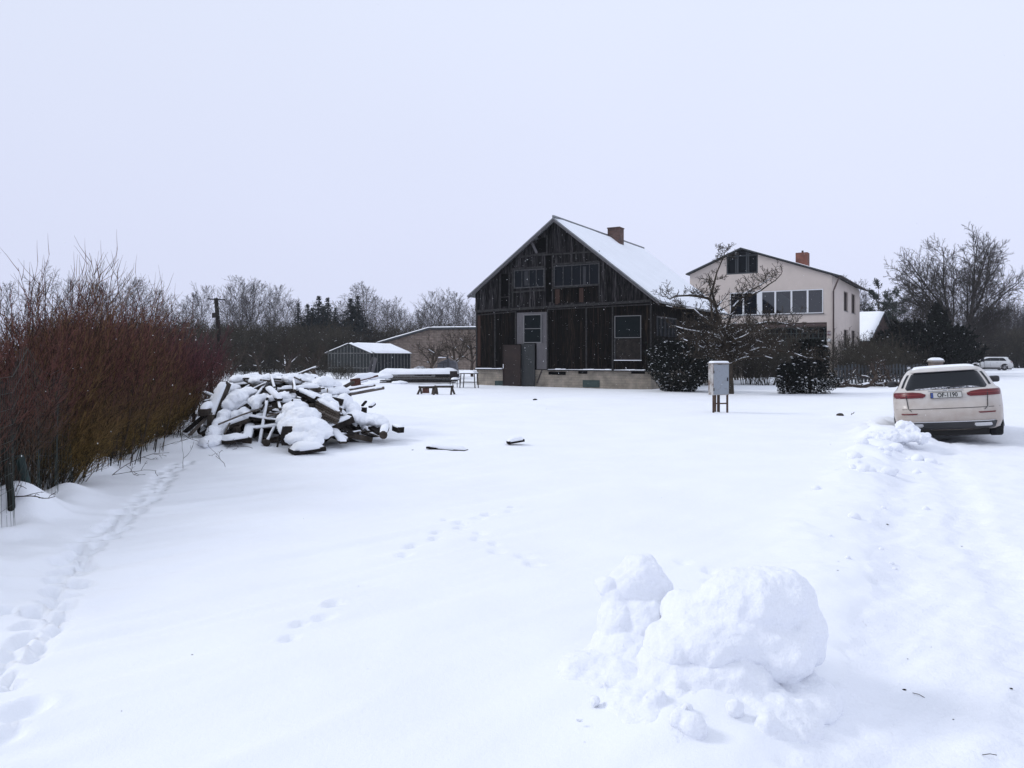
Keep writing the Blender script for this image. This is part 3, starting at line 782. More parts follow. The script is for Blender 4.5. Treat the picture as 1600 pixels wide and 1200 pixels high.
# window band
posts = [VB(q, 530)[0] for q in (562, 645, 735, 758, 845, 946, 1047, 1144)]
for i, (a, b) in enumerate(((0, 1), (1, 2), (3, 4), (4, 5), (5, 6), (6, 7))):
    g_ = MB().box(posts[a] + .05, posts[b] - .05, .06, .08, wz0 + .06, wz1 - .06).build("window", M['glass_blue'], villa)
    f_ = MB(); x0, x1 = posts[a], posts[b]
    f_.box(x0, x0 + .06, .01, .10, wz0, wz1).box(x1 - .06, x1, .01, .10, wz0, wz1).box(x0 + .06, x1 - .06, .011, .10, wz0, wz0 + .07).box(x0 + .06, x1 - .06, .011, .10, wz1 - .07, wz1)
    f_.build("frame", M['white_pvc'], g_)
MB().box(posts[2], posts[3], .005, .2, wz0, wz1).build("mullion", M['white_pvc'], villa)
MB().box(wx0 - .05, wx1 + .05, -.07, -.002, wz0 - .06, wz0 + .0).build("window_ledge", M['panel_grey'], villa)
# attic glazing, dark
at_ = MB().prism([(ax0, az0), (ax1, az0), (ax1, vroof(ax1) - TOP - .02), (vA[0], vA[1] - TOP - .04), (ax0, vroof(ax0) - TOP - .02)], .12, .16).build("window", M['glass_old'], villa)
f_ = MB()
for q in (0, .30, .36, .64, .70, 1.0):
    xx = ax0 + (ax1 - ax0) * q; xx = min(max(xx, ax0 + .05), ax1 - .05); f_.box(xx - .05, xx + .05, .03, .11, az0, vroof(xx) - TOP - .03)
f_.box(ax0, ax1, .02, .10, az0, az0 + .10).box(ax0, ax1, .022, .10, VB(640, 238)[1] - .05, VB(640, 238)[1] + .05)
f_.build("frame", M['dark_cladding'], at_)
# roof, eave, gutter, downpipe
rm = MB().prism([(vL[0], vL[1] - .10), (vA[0], vA[1] - .10), (vR[0], vR[1] - .10), (vR[0], vR[1]), (vA[0], vA[1]), (vL[0], vL[1])], -.3, D2 + .5)
roof2 = rm.build("roof", M['soffit'], villa)
snow_sheet("roof_snow", (vA[0], -.28, vA[1]), (vR[0] - .03, -.28, vR[1]), (vR[0] - .03, D2 + .45, vR[1]), (vA[0], D2 + .45, vA[1]), 0.06, roof2, seed=8, amp=.01)
0 and snow_sheet("roof_snow", (vL[0] + .03, -.28, vL[1]), (vA[0], -.28, vA[1]), (vA[0], D2 + .45, vA[1]), (vL[0] + .03, D2 + .45, vL[1]), 0.06, roof2, seed=9, amp=.01)
MB().bar((vR[0] + .05, -.3, vR[1] - .07), (vR[0] + .05, D2 + .5, vR[1] - .07), .11, .11).build("gutter", M['iron'], roof2)
c0 = P2.depth_for(vA[0] + 3.2, 1254)
xch = vA[0] + 3.2; zc = vroof(xch)
yc_ = max(1.0, min(D2 - 1, c0))
ch = MB().box(xch - .45, xch + .45, yc_ - .45, yc_ + .45, zc - .3, VB(1015, 222, yc_)[1]).build("chimney", M['chimney_brick2'], roof2)
MB().cyl((xch, yc_, VB(1015, 222, yc_)[1] + .1), (0, 0, 1), .08, .2, 8).build("flue_pipe", M['iron'], ch)
dx = P2.fp(1302.3, 500, -.12)[0]
MB().tube([(W2 + .5, -.12, vR[1] - .12), (W2 + .42, -.12, vR[1] - .30), (dx + .05, -.12, vR[1] - .95), (dx, -.12, vR[1] - 1.15), (dx, -.12, .1)], .06, 8).build("downpipe", M['brown_trim'], villa, True)
# ground floor: fascia, glazed wall, stair, basement
MB().box(xr0, xr1 - .01, .06, .25, zr - .28, zr - .004).build("fascia", M['brown_trim'], villa)
gx0, gx1 = VB(1000, 720, 1.9)[0], xr1 - .1
gz0, gz1 = 2.2, zr - .35
g_ = MB().box(gx0 - 2.6, gx1, 1.90, 1.93, gz0, gz1).build("window", M['glass_old'], villa)
f_ = MB()
n_ = 12
for i in range(n_ + 1):
    xx = gx0 - 2.6 + (gx1 - gx0 + 2.6) * i / n_; f_.box(xx - .04, xx + .04, 1.85, 1.895, gz0, gz1)
for i in range(5):
    zz = gz0 + (gz1 - gz0) * i / 4; f_.box(gx0 - 2.6, gx1, 1.86, 1.896, zz - .03, zz + .03)
f_.build("frame", mat("grey_green_frame", (0.10, 0.13, 0.13), 0.6), g_)
MB().box(xr0 - .2, xr1, .3, 2.0, 1.55, 1.75).build("terrace_slab", M['concrete'], villa)
bx0 = VB(765, 950)[0]
MB().box(bx0, xr1, .1, .3, -.5, 1.55).build("basement_wall", M['concrete'], villa)
MB().box(bx0 + .12, bx0 + 2.1, .04, .098, -.2, 1.15).build("basement_shutter", M['panel_grey'], villa)
sx0, sx1 = VB(625, 950)[0], VB(720, 950)[0]
stp = MB()
for i in range(9):
    stp.box(sx0, sx1, -.3 - .28 * (8 - i), .1, .17 * i, .17 * (i + 1) - .004)
stair = stp.build("stairs", M['concrete'], villa)
MB().prism([(0, 0), (0, 0)], 0, 0) if False else None
wr = MB().bar((sx1 + .12, .1, 1.95), (sx1 + .12, -2.6, .35), .22, .5).build("stair_parapet", M['panel_grey'], villa)
MB().bar((sx1 + .12, .1, 2.24), (sx1 + .12, -2.6, .64), .24, .07).build("parapet_snow", M['snow'], villa)
rr_ = MB()
for i in range(9): rr_.bar((sx0 - .05, -.1 - .3 * i, .2 + .17 * (8 - i)), (sx0 - .05, -.1 - .3 * i, 1.15 + .17 * (8 - i)), .03, .03)
rr_.bar((sx0 - .05, -.1, 2.5), (sx0 - .05, -2.5, 1.15), .04, .04); rr_.build("stair_railing", M['iron'], villa)
# house number plate
def text_mesh(name, s_, size, mt, parent, ext=0.004, loc=(0, 0, 0), rot=(R(90), 0, 0), sx=1.0):
    cu = bpy.data.curves.new(name, 'FONT'); cu.body = s_; cu.size = size; cu.extrude = ext; cu.align_x = 'CENTER'; cu.align_y = 'CENTER'; cu.resolution_u = 3; cu.offset = size * .022
    tmp = bpy.data.objects.new(name + "_tmp", cu); COL.objects.link(tmp)
    dg = bpy.context.evaluated_depsgraph_get()
    me = bpy.data.meshes.new_from_object(tmp.evaluated_get(dg)); me.name = name
    bpy.data.objects.remove(tmp); me.materials.clear(); me.materials.append(mt)
    o = link(name, me, parent); o.location = loc; o.rotation_euler = rot; o.scale = (sx, 1, 1)
    return o
nx0, nx1 = VB(1171, 720)[0], VB(1191, 720)[0]; nz0, nz1 = VB(1181, 736)[1], VB(1181, 708)[1]
pl = MB().box(nx0, nx1, -.03, -.002, nz0, nz1).build("number_plate", mat("dark_red_enamel", (0.085, 0.018, 0.025), 0.4), villa)
text_mesh("digits", "12", (nz1 - nz0) * .75, M['white_pvc'], pl, .003, ((nx0 + nx1) / 2, -.034, (nz0 + nz1) / 2))
nz2 = VB(1181, 756)[1]; MB().box(nx0 - .02, nx1 + .02, -.02, -.002, nz2 - .22, nz2).build("name_plate", M['white_pvc'], villa)

# ------------------------------------------------------------------ branch growing
def grow(out, r_, p, d, L, rad, depth, S, snow=None):
    """S: list of dicts per depth: n steps, wander, up, kids, kr (child length ratio), ang, start, rr (child radius ratio), taper"""
    s_ = S[depth]; n = s_['n']; step = L / n; pts = [p]; dirs = [d]
    r0 = rad
    for i in range(n):
        w = s_['w']
        d = (d + Vector((r_.gauss(0, w), r_.gauss(0, w), r_.gauss(0, w))) + Vector((0, 0, s_['up']))).normalized()
        q = p + d * step
        r1 = rad * (1 - (1 - s_.get('tip', 0.25)) * (i + 1) / n)
        out.append((tuple(p), tuple(q), r0, r1, depth))
        p = q; r0 = r1; pts.append(p); dirs.append(d)
    if depth + 1 < len(S):
        k = s_['kids']; k = int(k) + (r_.random() < k - int(k)); ph = r_.uniform(0, 6.28)
        for j in range(k):
            t = s_['start'] + (s_.get('end', 0.98) - s_['start']) * (j + r_.random()) / max(1, k)
            f = t * n; i = min(int(f), n - 1); q = pts[i].lerp(pts[i + 1], f - i); dd = dirs[i + 1]
            ph += 2.4 + r_.uniform(-.5, .5)
            a = Vector((1, 0, 0)) if abs(dd.x) < .8 else Vector((0, 1, 0))
            e1 = dd.cross(a).normalized(); e2 = dd.cross(e1)
            an = R(s_['ang'] + r_.uniform(-12, 12))
            nd = (dd * math.cos(an) + (e1 * math.cos(ph) + e2 * math.sin(ph)) * math.sin(an)).normalized()
            sh = s_.get('shape', lambda t: 1 - .6 * t)(t)
            grow(out, r_, q, nd, L * s_['kr'] * sh * r_.uniform(.75, 1.2), max(s_.get('rmin', .003), rad * (1 - .7 * t) * s_['rr']), depth + 1, S)

def snow_on(segs, minr, maxslope=0.6, prob=0.6, seed=0, k=1.0, dz=0.012):
    r_ = random.Random(seed); o = []
    for a, b, ra, rb, dp in segs:
        L = math.dist(a, b)
        if ra < minr or L < 1e-4: continue
        if abs(b[2] - a[2]) / L < maxslope and r_.random() < prob:
            h = max(ra, .006) * .75 + dz * .4
            o.append(((a[0], a[1], a[2] + h), (b[0], b[1], b[2] + h * rb / max(ra, 1e-4)), ra * .8 * k + dz * .35, rb * .8 * k + dz * .3))
    return o

def tree_object(name, segs, mt_trunk, mt_crown, split=1, snow=None, root=None, kt=7, kc=3, parts=("trunk", "crown")):
    root = root or empty(name)
    tr = [s_[:4] for s_ in segs if s_[4] < split]; cr_ = [s_[:4] for s_ in segs if s_[4] >= split]
    if tr: seg_mesh(parts[0], tr, mt_trunk, root, kt)
    if cr_: seg_mesh(parts[1], cr_, mt_crown, root, kc)
    if snow: seg_mesh("snow", snow, M['snow'], root, 4)
    return root

# ---- background trees: prototypes, then copies
FAR_T = 0.012
def birch_proto(seed, h=12.0, droop=-.10, dense=1.0, spread=.30, mt=None):
    r_ = random.Random(seed); segs = []
    S = [dict(n=12, w=.03, up=.05, kids=26 * dense, kr=spread, ang=42, start=.22, rr=.42, tip=.1, shape=lambda t: math.sin(math.pi * min(1, (t * .9 + .12))) ** .8 * 1.1 + .12),
         dict(n=6, w=.06, up=.09, kids=10, kr=.42, ang=32, start=.15, rr=.5, rmin=FAR_T, tip=.5),
         dict(n=4, w=.07, up=droop, kids=4, kr=.6, ang=26, start=.1, rr=.7, rmin=FAR_T, tip=.7, shape=lambda t: 1),
         dict(n=3, w=.07, up=droop * 1.2, kids=0, kr=0, ang=0, start=0, rr=1)]
    grow(segs, r_, Vector((0, 0, -.2)), Vector((r_.uniform(-.04, .04), r_.uniform(-.04, .04), 1)), h, .11 * h / 12, 0, S)
    return tree_object("birch_tree", segs, M['bark_birch'], mt or M['bark_far'], 1, None, None, 6, 3)
def bare_proto(seed, h=9.0, mt=None, name="bare_tree"):
    r_ = random.Random(seed); segs = []
    S = [dict(n=8, w=.06, up=.04, kids=14, kr=.5, ang=48, start=.18, rr=.55, tip=.2),
         dict(n=6, w=.12, up=.08, kids=8, kr=.5, ang=42, start=.15, rr=.5, rmin=FAR_T, tip=.4),
         dict(n=4, w=.15, up=.04, kids=6, kr=.55, ang=40, start=.15, rr=.6, rmin=FAR_T, tip=.6),
         dict(n=3, w=.16, up=.02, kids=0, kr=0, ang=0, start=0, rr=1)]
    grow(segs, r_, Vector((0, 0, -.2)), Vector((r_.uniform(-.1, .1), r_.uniform(-.1, .1), 1)), h, .12 * h / 9, 0, S)
    return tree_object(name, segs, M['bark'], mt or M['bark_far'], 1, None, None, 6, 3)
def thicket_proto(seed, h=3.5, n=16, name="leafless_bush", mt=None, snow=True, spread=1.3, rt=.010):
    r_ = random.Random(seed); segs = []
    S = [dict(n=6, w=.09, up=.05, kids=9, kr=.45, ang=38, start=.12, rr=.6, rmin=rt, tip=.35),
         dict(n=4, w=.14, up=.05, kids=5, kr=.5, ang=38, start=.15, rr=.65, rmin=rt, tip=.6),
         dict(n=3, w=.15, up=.03, kids=2, kr=.5, ang=35, start=.2, rr=.8, rmin=rt * .8, tip=.7),
         dict(n=2, w=.15, up=.03, kids=0, kr=0, ang=0, start=0, rr=1)]
    for i in range(n):
        a = r_.uniform(0, 6.28); q = r_.uniform(0, .5) * spread
        ln = r_.uniform(.05, .55)
        grow(segs, r_, Vector((math.cos(a) * q, math.sin(a) * q, -.1)), Vector((math.cos(a) * ln, math.sin(a) * ln, 1)).normalized(), h * r_.uniform(.6, 1.05), .022 * h / 3.5, 0, S)
    root = empty(name)
    seg_mesh("branches", [s_[:4] for s_ in segs], mt or M['brush'], root, 3)
    if snow:
        sn_ = snow_on(segs, rt, .75, .022, seed, 1.0, .012)
        if sn_: seg_mesh("snow", sn_, M['snow'], root, 4)
    return root

def leaf_cloud(V, Fq, centre, n, size, r_, flat=.0, droop=0.0):
    for i in range(n):
        c = centre()
        a = r_.uniform(0, 6.28); b = r_.gauss(0, .6) - droop
        u = Vector((math.cos(a) * math.cos(b), math.sin(a) * math.cos(b), math.sin(b)))
        w_ = Vector((-math.sin(a), math.cos(a), r_.uniform(-.6, .6))).normalized()
        s_ = size * r_.uniform(.5, 1.3)
        k = len(V)
        V += [c - w_ * s_ * .28, c + u * s_, c + w_ * s_ * .28, c - u * s_ * .35]
        Fq.append((k, k + 1, k + 2, k + 3))

def spruce_proto(seed, h=10.0, w=1.9, mt=None, leaf=.34, n_whorl=30, name="spruce_tree", top_gap=.0):
    r_ = random.Random(seed); root = empty(name)
    tr = MB().tube([(0, 0, -.2), (0, 0, h * .5), (0, 0, h * .99)], [h * .014, h * .009, .012], 6).build("trunk", M['bark_brown'], root, True)
    V = []; Fq = []
    for i in range(n_whorl):
        t = (i + .3 * r_.random()) / n_whorl; z = h * (.06 + .94 * t); rad = w * (1 - t) ** 1.05 * r_.uniform(.7, 1.15) + .06
        nb = int(5 + 8 * (1 - t)); ph = r_.uniform(0, 6)
        for j in range(nb):
            a = ph + j * 6.283 / nb + r_.uniform(-.25, .25); L = rad * r_.uniform(.7, 1.1)
            ns = max(3, int(L / .16))
            for q in range(ns):
                s_ = (q + .5) / ns
                zz = z + L * (.10 * s_ - .42 * s_ * s_ + (.18 if s_ > .85 else 0)) 
                c = Vector((math.cos(a) * L * s_, math.sin(a) * L * s_, zz))
                leaf_cloud(V, Fq, lambda: c + Vector((r_.gauss(0, .07), r_.gauss(0, .07), r_.gauss(-.03, .06))), 4, leaf * (1.1 - .5 * t), r_, droop=.35)
    np_mesh("crown", [tuple(v) for v in V], Fq, mt or M['needles_spruce'], root)
    return root

def evergreen_shrub(name, loc, h, w, leaf, n, seed, mt, snow_n=60, shape='egg', label=None, group=None, snow_size=.06, core=.8, sprays=150, spl=.30, cat="shrub", dy=1.0, lumps=9):
    r_ = random.Random(seed); root = empty(name, loc)
    prof = {'egg': lambda t: math.sin(math.pi * (.12 + .80 * t)) ** .6, 'box': lambda t: (1 - max(0, (t - .7) / .36) ** 2) ** .5 * (1 if t > .12 else .82 + 1.5 * t), 'cone': lambda t: (1 - t) ** .75 * 1.05 + .04}[shape]
    lob = [(r_.uniform(0, 6.28), r_.uniform(.15, .95), r_.uniform(.12, .3)) for _ in range(lumps)]
    def surf(rmul):
        t = r_.random() ** .9; a = r_.uniform(0, 6.28)
        q = w / 2 * prof(t)
        for la, lt, lr in lob:
            dd = (math.cos(a - la) - .6) / .4
            if dd > 0 and abs(t - lt) < .22: q *= 1 + lr * dd * (1 - abs(t - lt) / .22)
        q *= rmul() if callable(rmul) else rmul
        return Vector((math.cos(a) * q, math.sin(a) * q * dy, t * h))
    V = []; Fq = []
    leaf_cloud(V, Fq, lambda: surf(lambda: r_.uniform(.45, 1.05)), n, leaf, r_, droop=-.3)
    # sprays sticking out of the outline
    for i in range(sprays):
        c = surf(1.0); o = Vector((c.x, c.y, .35 * w)).normalized()
        L = r_.uniform(.06, spl) * w * .6
        for q in range(7):
            cc = c + o * L * q / 6
            leaf_cloud(V, Fq, lambda: cc + Vector((r_.gauss(0, .02), r_.gauss(0, .02), r_.gauss(0, .02))), 3, leaf * .9, r_, droop=-.3)
    np_mesh("foliage", [tuple(v) for v in V], Fq, mt, root)
    st = MB()
    for i in range(5):
        a = i * 1.3; st.tube([(0, 0, -.1), (math.cos(a) * w * .08, math.sin(a) * w * .08, h * .4), (math.cos(a) * w * .16, math.sin(a) * w * .16, h * .75)], [.04, .03, .01], 5)
    st.build("stem", M['bark_brown'], root, True)
    if snow_n:
        V = []; Fq = []
        for i in range(snow_n):
            c = surf(lambda: r_.uniform(.86, 1.06)); sz = snow_size * r_.uniform(.35, 1.25) ** 1.5; a = r_.uniform(0, 3.14); el_ = r_.uniform(1.0, 2.4)
            k = len(V)
            for j in range(6):
                an = j * math.pi / 3; x = math.cos(an) * sz * el_; y = math.sin(an) * sz
                V.append(c + Vector((x * math.cos(a) - y * math.sin(a), x * math.sin(a) + y * math.cos(a), sz * .15 + r_.uniform(-.3, .2) * sz)))
            V.append(c + Vector((0, 0, sz * .75))); V.append(c - Vector((0, 0, sz * .1)))
            for j in range(6):
                Fq.append((k + j, k + (j + 1) % 6, k + 6, k + 6)); Fq.append((k + (j + 1) % 6, k + j, k + 7, k + 7))
        me = bpy.data.meshes.new("snow"); me.from_pydata([tuple(v) for v in V], [], [f[:3] for f in Fq]); me.materials.append(M['snow'])
        me.polygons.foreach_set("use_smooth", [True] * len(me.polygons)); link("snow", me, root)
    tag(root, label, cat, group)
    return root

used = set()
def place(proto, px, Y, h, ph, label, cat, group, seed=None, z=None, x=None, sq=1.0):
    """copy (or move the first time) a prototype of height ph"""
    o = proto if proto.name not in used else copy_tree(proto)
    used.add(proto.name)
    X = (px - CX) / F * Y if x is None else x
    r_ = random.Random(seed if seed is not None else int(px * 7 + Y))
    s_ = h / ph
    o.location = (X, Y, (hgt(X, Y) if z is None else z)); o.rotation_euler = (0, 0, r_.uniform(0, 6.28)); o.scale = (s_ * sq, s_ * sq, s_)
    for k in ('label', 'category', 'group'):
        if k in o: del o[k]
    tag(o, label, cat, group); return o
def hfor(py, Y): return EYE - (py - HZ) / F * Y

B = [birch_proto(s_, 12, dr, 1.0, sp_) for s_, dr, sp_ in ((1, -.05, .27), (2, .05, .30), (3, -.10, .25))]
T = [bare_proto(s_, 9) for s_ in (11, 12, 13)]
SP = [spruce_proto(21, 10, 3.6), spruce_proto(22, 10, 4.0)]
TH = [thicket_proto(31, 3.5, 20, snow=False), thicket_proto(32, 3.5, 17), thicket_proto(33, 3.5, 22, snow=False)]

gB = "bare birches along the far edge of the yard"
for px, top, Y, k in ((372, 430, 100, 0), (386, 434, 104, 2), (398, 442, 102, 1), (358, 446, 106, 1), (378, 438, 108, 1), (424, 444, 100, 1), (432, 456, 104, 0), (309, 444, 90, 1), (302, 458, 92, 0), (318, 456, 93, 2), (566, 443, 106, 2), (578, 439, 108, 2), (572, 446, 107, 0), (586, 462, 118, 0),
                      (606, 468, 126, 0), (622, 463, 128, 2), (634, 482, 130, 1), (668, 470, 125, 0), (682, 452, 122, 1), (700, 447, 120, 2), (712, 455, 124, 0), (728, 466, 118, 1), (740, 474, 114, 0), (654, 486, 120, 1), (692, 462, 132, 0)):
    place(B[k], px, Y, hfor(top, Y), 12, "tall pale bare birch standing behind the brown thicket left of the houses", "tree", gB)
for px, top, Y, k in ((12, 440, 70, 0), (45, 446, 74, 1), (75, 432, 72, 2), (110, 436, 70, 1), (150, 440, 76, 0), (172, 440, 74, 1), (196, 432, 72, 2), (216, 434, 75, 0), (238, 452, 78, 1), (262, 470, 80, 2), (285, 474, 84, 0)):
    place(T[k] if px % 2 else B[k], px, Y, hfor(top, Y), 9 if px % 2 else 12, "thin bare tree rising behind the red stemmed hedge", "tree", "bare trees behind the hedge")
for px, top, Y, k, sq in ((466, 473, 104, 0, 1.0), (481, 474, 108, 1, .9), (498, 461, 104, 1, 1.0), (512, 464, 106, 0, 1.0), (524, 480, 102, 0, .9), (548, 465, 104, 1, 1.15), (559, 461, 106, 0, 1.0), (488, 480, 100, 0, 1.0), (505, 478, 99, 1, 1.0), (553, 478, 100, 0, 1.2)):
    place(SP[k], px, Y, hfor(top, Y), 10, "dark pointed spruce in the cluster beyond the greenhouse", "tree", "dark spruces beyond the greenhouse", sq=sq * 1.35)
# thicket bands
r_ = random.Random(77)
gT = "brown leafless bushes in the far thicket"
def band(x0, x1, Y0, Y1, top0, top1, n, lab, grp, protos=TH, ph=3.5, cat="bush"):
    for i in range(n):
        px = x0 + (x1 - x0) * (i + r_.random()) / n; Y = r_.uniform(Y0, Y1); t_ = r_.uniform(top0, top1)
        place(protos[i % len(protos)], px, Y, max(1.2, hfor(t_, Y)), ph, lab, cat, grp, seed=i, sq=r_.uniform(.9, 1.4))
band(338, 530, 74, 98, 498, 520, 46, "dense brown leafless bush in the thicket between the hedge and the greenhouse", gT)
band(520, 745, 96, 108, 500, 522, 30, "dense leafless bush in the dark strip behind the greenhouse and the tan shed", "leafless bushes behind the shed")
band(60, 340, 52, 80, 490, 512, 26, "leafless grey bush showing through behind the red stemmed hedge", "bushes behind the hedge")
band(340, 745, 124, 150, 492, 506, 46, "slim grey tree in the far wood on the left", "far wood on the left", [T[0], T[1], B[1]], 9, "tree")
# wood on the right
band(1290, 1620, 130, 150, 476, 500, 44, "slim grey tree in the far wood on the right", "far wood on the right", [B[0], T[1], B[2], T[0]], 10, "tree")
band(1500, 1625, 108, 126, 486, 505, 34, "dark slim tree at the edge of the wood behind the distant white estate car", "edge of the wood behind the distant car", [T[2], B[0], T[0]], 9.5, "tree")
band(1490, 1625, 100, 108, 510, 525, 26, "low leafless bush under the wood behind the distant white estate car", "bushes under the wood on the right")
band(1330, 1500, 84, 100, 500, 525, 24, "leafless bush in front of the wood to the right of the pink house", "bushes beside the snowy roofed barn")
for px, top, Y, k in ((1332, 428, 92, 2), (1342, 436, 95, 0), (1325, 440, 98, 1), (1400, 470, 104, 1), (1425, 462, 108, 0), (1450, 470, 104, 2), (1385, 476, 104, 0), (1475, 480, 106, 1), (1560, 470, 112, 2), (1590, 462, 114, 1), (1608, 470, 112, 0)):
    place(B[k], px, Y, hfor(top, Y), 12, "slender bare tree standing among the wood right of the pink house", "tree", "slender trees right of the pink house")
for px, top, Y, k in ((1096, 395, 90, 1), (1072, 418, 92, 0)):
    pass

# pine behind the barn, evergreens under the big tree
def pine(loc, h, w, seed, label):
    r2 = random.Random(seed); root = empty("pine_tree", loc)
    segs = []
    S = [dict(n=8, w=.04, up=.03, kids=16, kr=.38, ang=62, start=.30, rr=.45, tip=.2, shape=lambda t: 1.15 - .75 * t),
         dict(n=5, w=.1, up=.10, kids=5, kr=.4, ang=40, start=.35, rr=.5, tip=.4), dict(n=3, w=.1, up=.12, kids=0, kr=0, ang=0, start=0, rr=1)]
    grow(segs, r2, Vector((0, 0, -.2)), Vector((0, 0, 1)), h, .14, 0, S)
    seg_mesh("trunk", [s_[:4] for s_ in segs], M['bark_brown'], root, 5)
    V = []; Fq = []
    for s_ in segs:
        if s_[4] >= 1 and (s_[4] == 2 or r2.random() < .45):
            c = Vector(s_[1]); leaf_cloud(V, Fq, lambda: c + Vector((r2.gauss(0, .16), r2.gauss(0, .16), r2.gauss(.02, .10))), 11, .26, r2, droop=-.5)
    np_mesh("crown", [tuple(v) for v in V], Fq, M['needles_pine'], root)
    tag(root, label, "tree"); return root
p = at(1370, 556, 96); pine((p.x, p.y, 0), hfor(452, 96), 4, 41, "bushy dark pine rising above the snowy barn roof")
p = at(1392, 556, 104); pine((p.x, p.y, 0), hfor(462, 104), 4, 42, "smaller dark pine just right of the pine above the barn roof")

# ------------------------------------------------------------------ big bare tree on the right, two leading trunks
def big_tree():
    Y = 70; root = empty("broadleaf_tree", (at(1500, 560, Y).x, Y, 0)); r2 = random.Random(5)
    segs = []
    S = [dict(n=7, w=.05, up=.02, kids=9, kr=.80, ang=38, start=.22, rr=.62, tip=.35, shape=lambda t: 1.05 - .45 * t),
         dict(n=8, w=.075, up=.045, kids=12, kr=.50, ang=46, start=.12, rr=.5, tip=.25, shape=lambda t: 1.2 - .65 * t),
         dict(n=6, w=.11, up=.06, kids=9, kr=.52, ang=42, start=.12, rr=.5, rmin=.020, tip=.4, shape=lambda t: 1.1 - .5 * t),
         dict(n=4, w=.13, up=.05, kids=5, kr=.60, ang=38, start=.15, rr=.6, rmin=.018, tip=.6),
         dict(n=3, w=.12, up=.04, kids=0, kr=0, ang=0, start=0, rr=1)]
    sc_ = Y / F
    # main limbs hand placed from the picture: (dx, dz) in metres from the foot, then grown
    trunkA = [(-.1, 0), (-.55, 2.6), (-1.15, 5.2)]
    trunkB = [(.8, 0), (1.0, 3.2), (1.15, 5.4)]
    for tr_, r0 in ((trunkA, .30), (trunkB, .26)):
        for i in range(2):
            a, b = tr_[i], tr_[i + 1]; segs.append(((a[0], 0, a[1]), (b[0], 0, b[1]), r0 * (1 - .13 * i), r0 * (.87 - .13 * i), 0))
    limbs = [(-1.0, 4.4, -1.5, .5, 5.6), (1.0, 4.2, 1.4, .55, 5.8), (-1.1, 5.0, -.75, .9, 6.8), (1.1, 5.0, .7, .9, 7.0), (0.9, 3.6, 1.6, .3, 4.6), (-.9, 3.6, -1.7, .25, 4.4), (-1.15, 5.2, -.50, .85, 6.6), (-1.0, 4.6, -.95, .65, 6.6), (-1.1, 5.0, -.12, 1, 7.4), (-.9, 4.2, .42, .95, 7.4), (1.15, 5.4, .05, 1, 7.6), (1.1, 4.8, .42, .9, 7.0), (1.0, 4.2, .9, .75, 6.4), (1.05, 4.6, .25, 1, 7.2), (.85, 1.8, 1.25, .75, 5.6), (-.6, 3.0, -1.3, .6, 4.6), (.5, 2.0, .9, .9, 5.2), (-.4, 2.0, .6, .8, 4.6)]
    for x, z, dx_, dz_, L in limbs:
        for q in range(1):
            grow(segs, r2, Vector((x, 0, z)), Vector((dx_, r2.uniform(-.5, .5), dz_)).normalized(), L * r2.uniform(.92, 1.05), .125, 1, S)
    for x, z, L in ((-1.1, 5, 6.4), (1.1, 5, 6.4), (-.8, 4.5, 5.5), (1.0, 4.5, 5.5)):
        grow(segs, r2, Vector((x, 0, z)), Vector((r2.uniform(-.3, .3), r2.choice((-1, 1)) * .7, 1)).normalized(), L, .11, 1, S)
    print("big tree segs", len(segs))
    tree_object("t", segs, M['bark'], M['bark'], 2, None, root, 6, 3)
    tag(root, "wide spreading bare tree with two trunks, tallest tree on the right", "tree")
    mx = max(s_[1][2] for s_ in segs); mn = min(s_[1][0] for s_ in segs); Mx = max(s_[1][0] for s_ in segs); print("big", mx, mn, Mx)
    root.scale = (12.4 / (Mx - mn),) * 2 + (hfor(350, Y) / mx,)
    return root
big_tree()
for px, top, base, Y, w, sd, lab in ((1466, 478, 566, 64, 3.2, 1, "pointed dark evergreen under the spreading bare tree"), (1425, 505, 566, 62, 4.2, 2, "broad dark evergreen left of the pointed evergreen, by the gate post"), (1490, 512, 566, 60, 2.6, 3, "dark rounded evergreen at the foot of the spreading bare tree"), (1398, 522, 566, 66, 3.2, 4, "low dark evergreen beside the gable of the snowy roofed barn")):
    p = at(px, 556, Y)
    evergreen_shrub("evergreen_shrub", (p.x, p.y, -.1), hfor(top, Y) + .1, w, .26, 5200, sd + 100, M['needles_thuja'], 25, 'cone' if sd == 1 else 'egg', lab, None, .08, lumps=22)

# ------------------------------------------------------------------ shrubs beside the old house
p = gnd(1058, 613); p.x = (1060 - CX) / F * (p.y + .9)
evergreen_shrub("yew_bush", (p.x, p.y + .9, -.05), hfor(534, p.y) + .1, 2.35, .10, 13000, 51, M['needles_thuja'], 520, 'egg', "snow dusted dark evergreen bush at the corner of the timber house", None, .030, lumps=20)
p = gnd(1263, 616); p.x = (1266 - CX) / F * (p.y + .8)
evergreen_shrub("thuja_shrub", (p.x, p.y + .8, -.05), hfor(532, p.y) + .1, 1.5, .085, 14000, 52, M['needles_thuja'], 110, 'box', "large clipped dark evergreen in front of the pink house", None, .055, lumps=7, sprays=70, spl=.12)
p = gnd(1237, 616)
evergreen_shrub("thuja_shrub", (p.x - .03, p.y + .35, -.05), hfor(570, p.y) + .1, .85, .075, 5000, 53, M['needles_thuja'], 70, 'box', "small dark evergreen tucked against the left of the large one", None, .045, lumps=5, sprays=30, spl=.12)

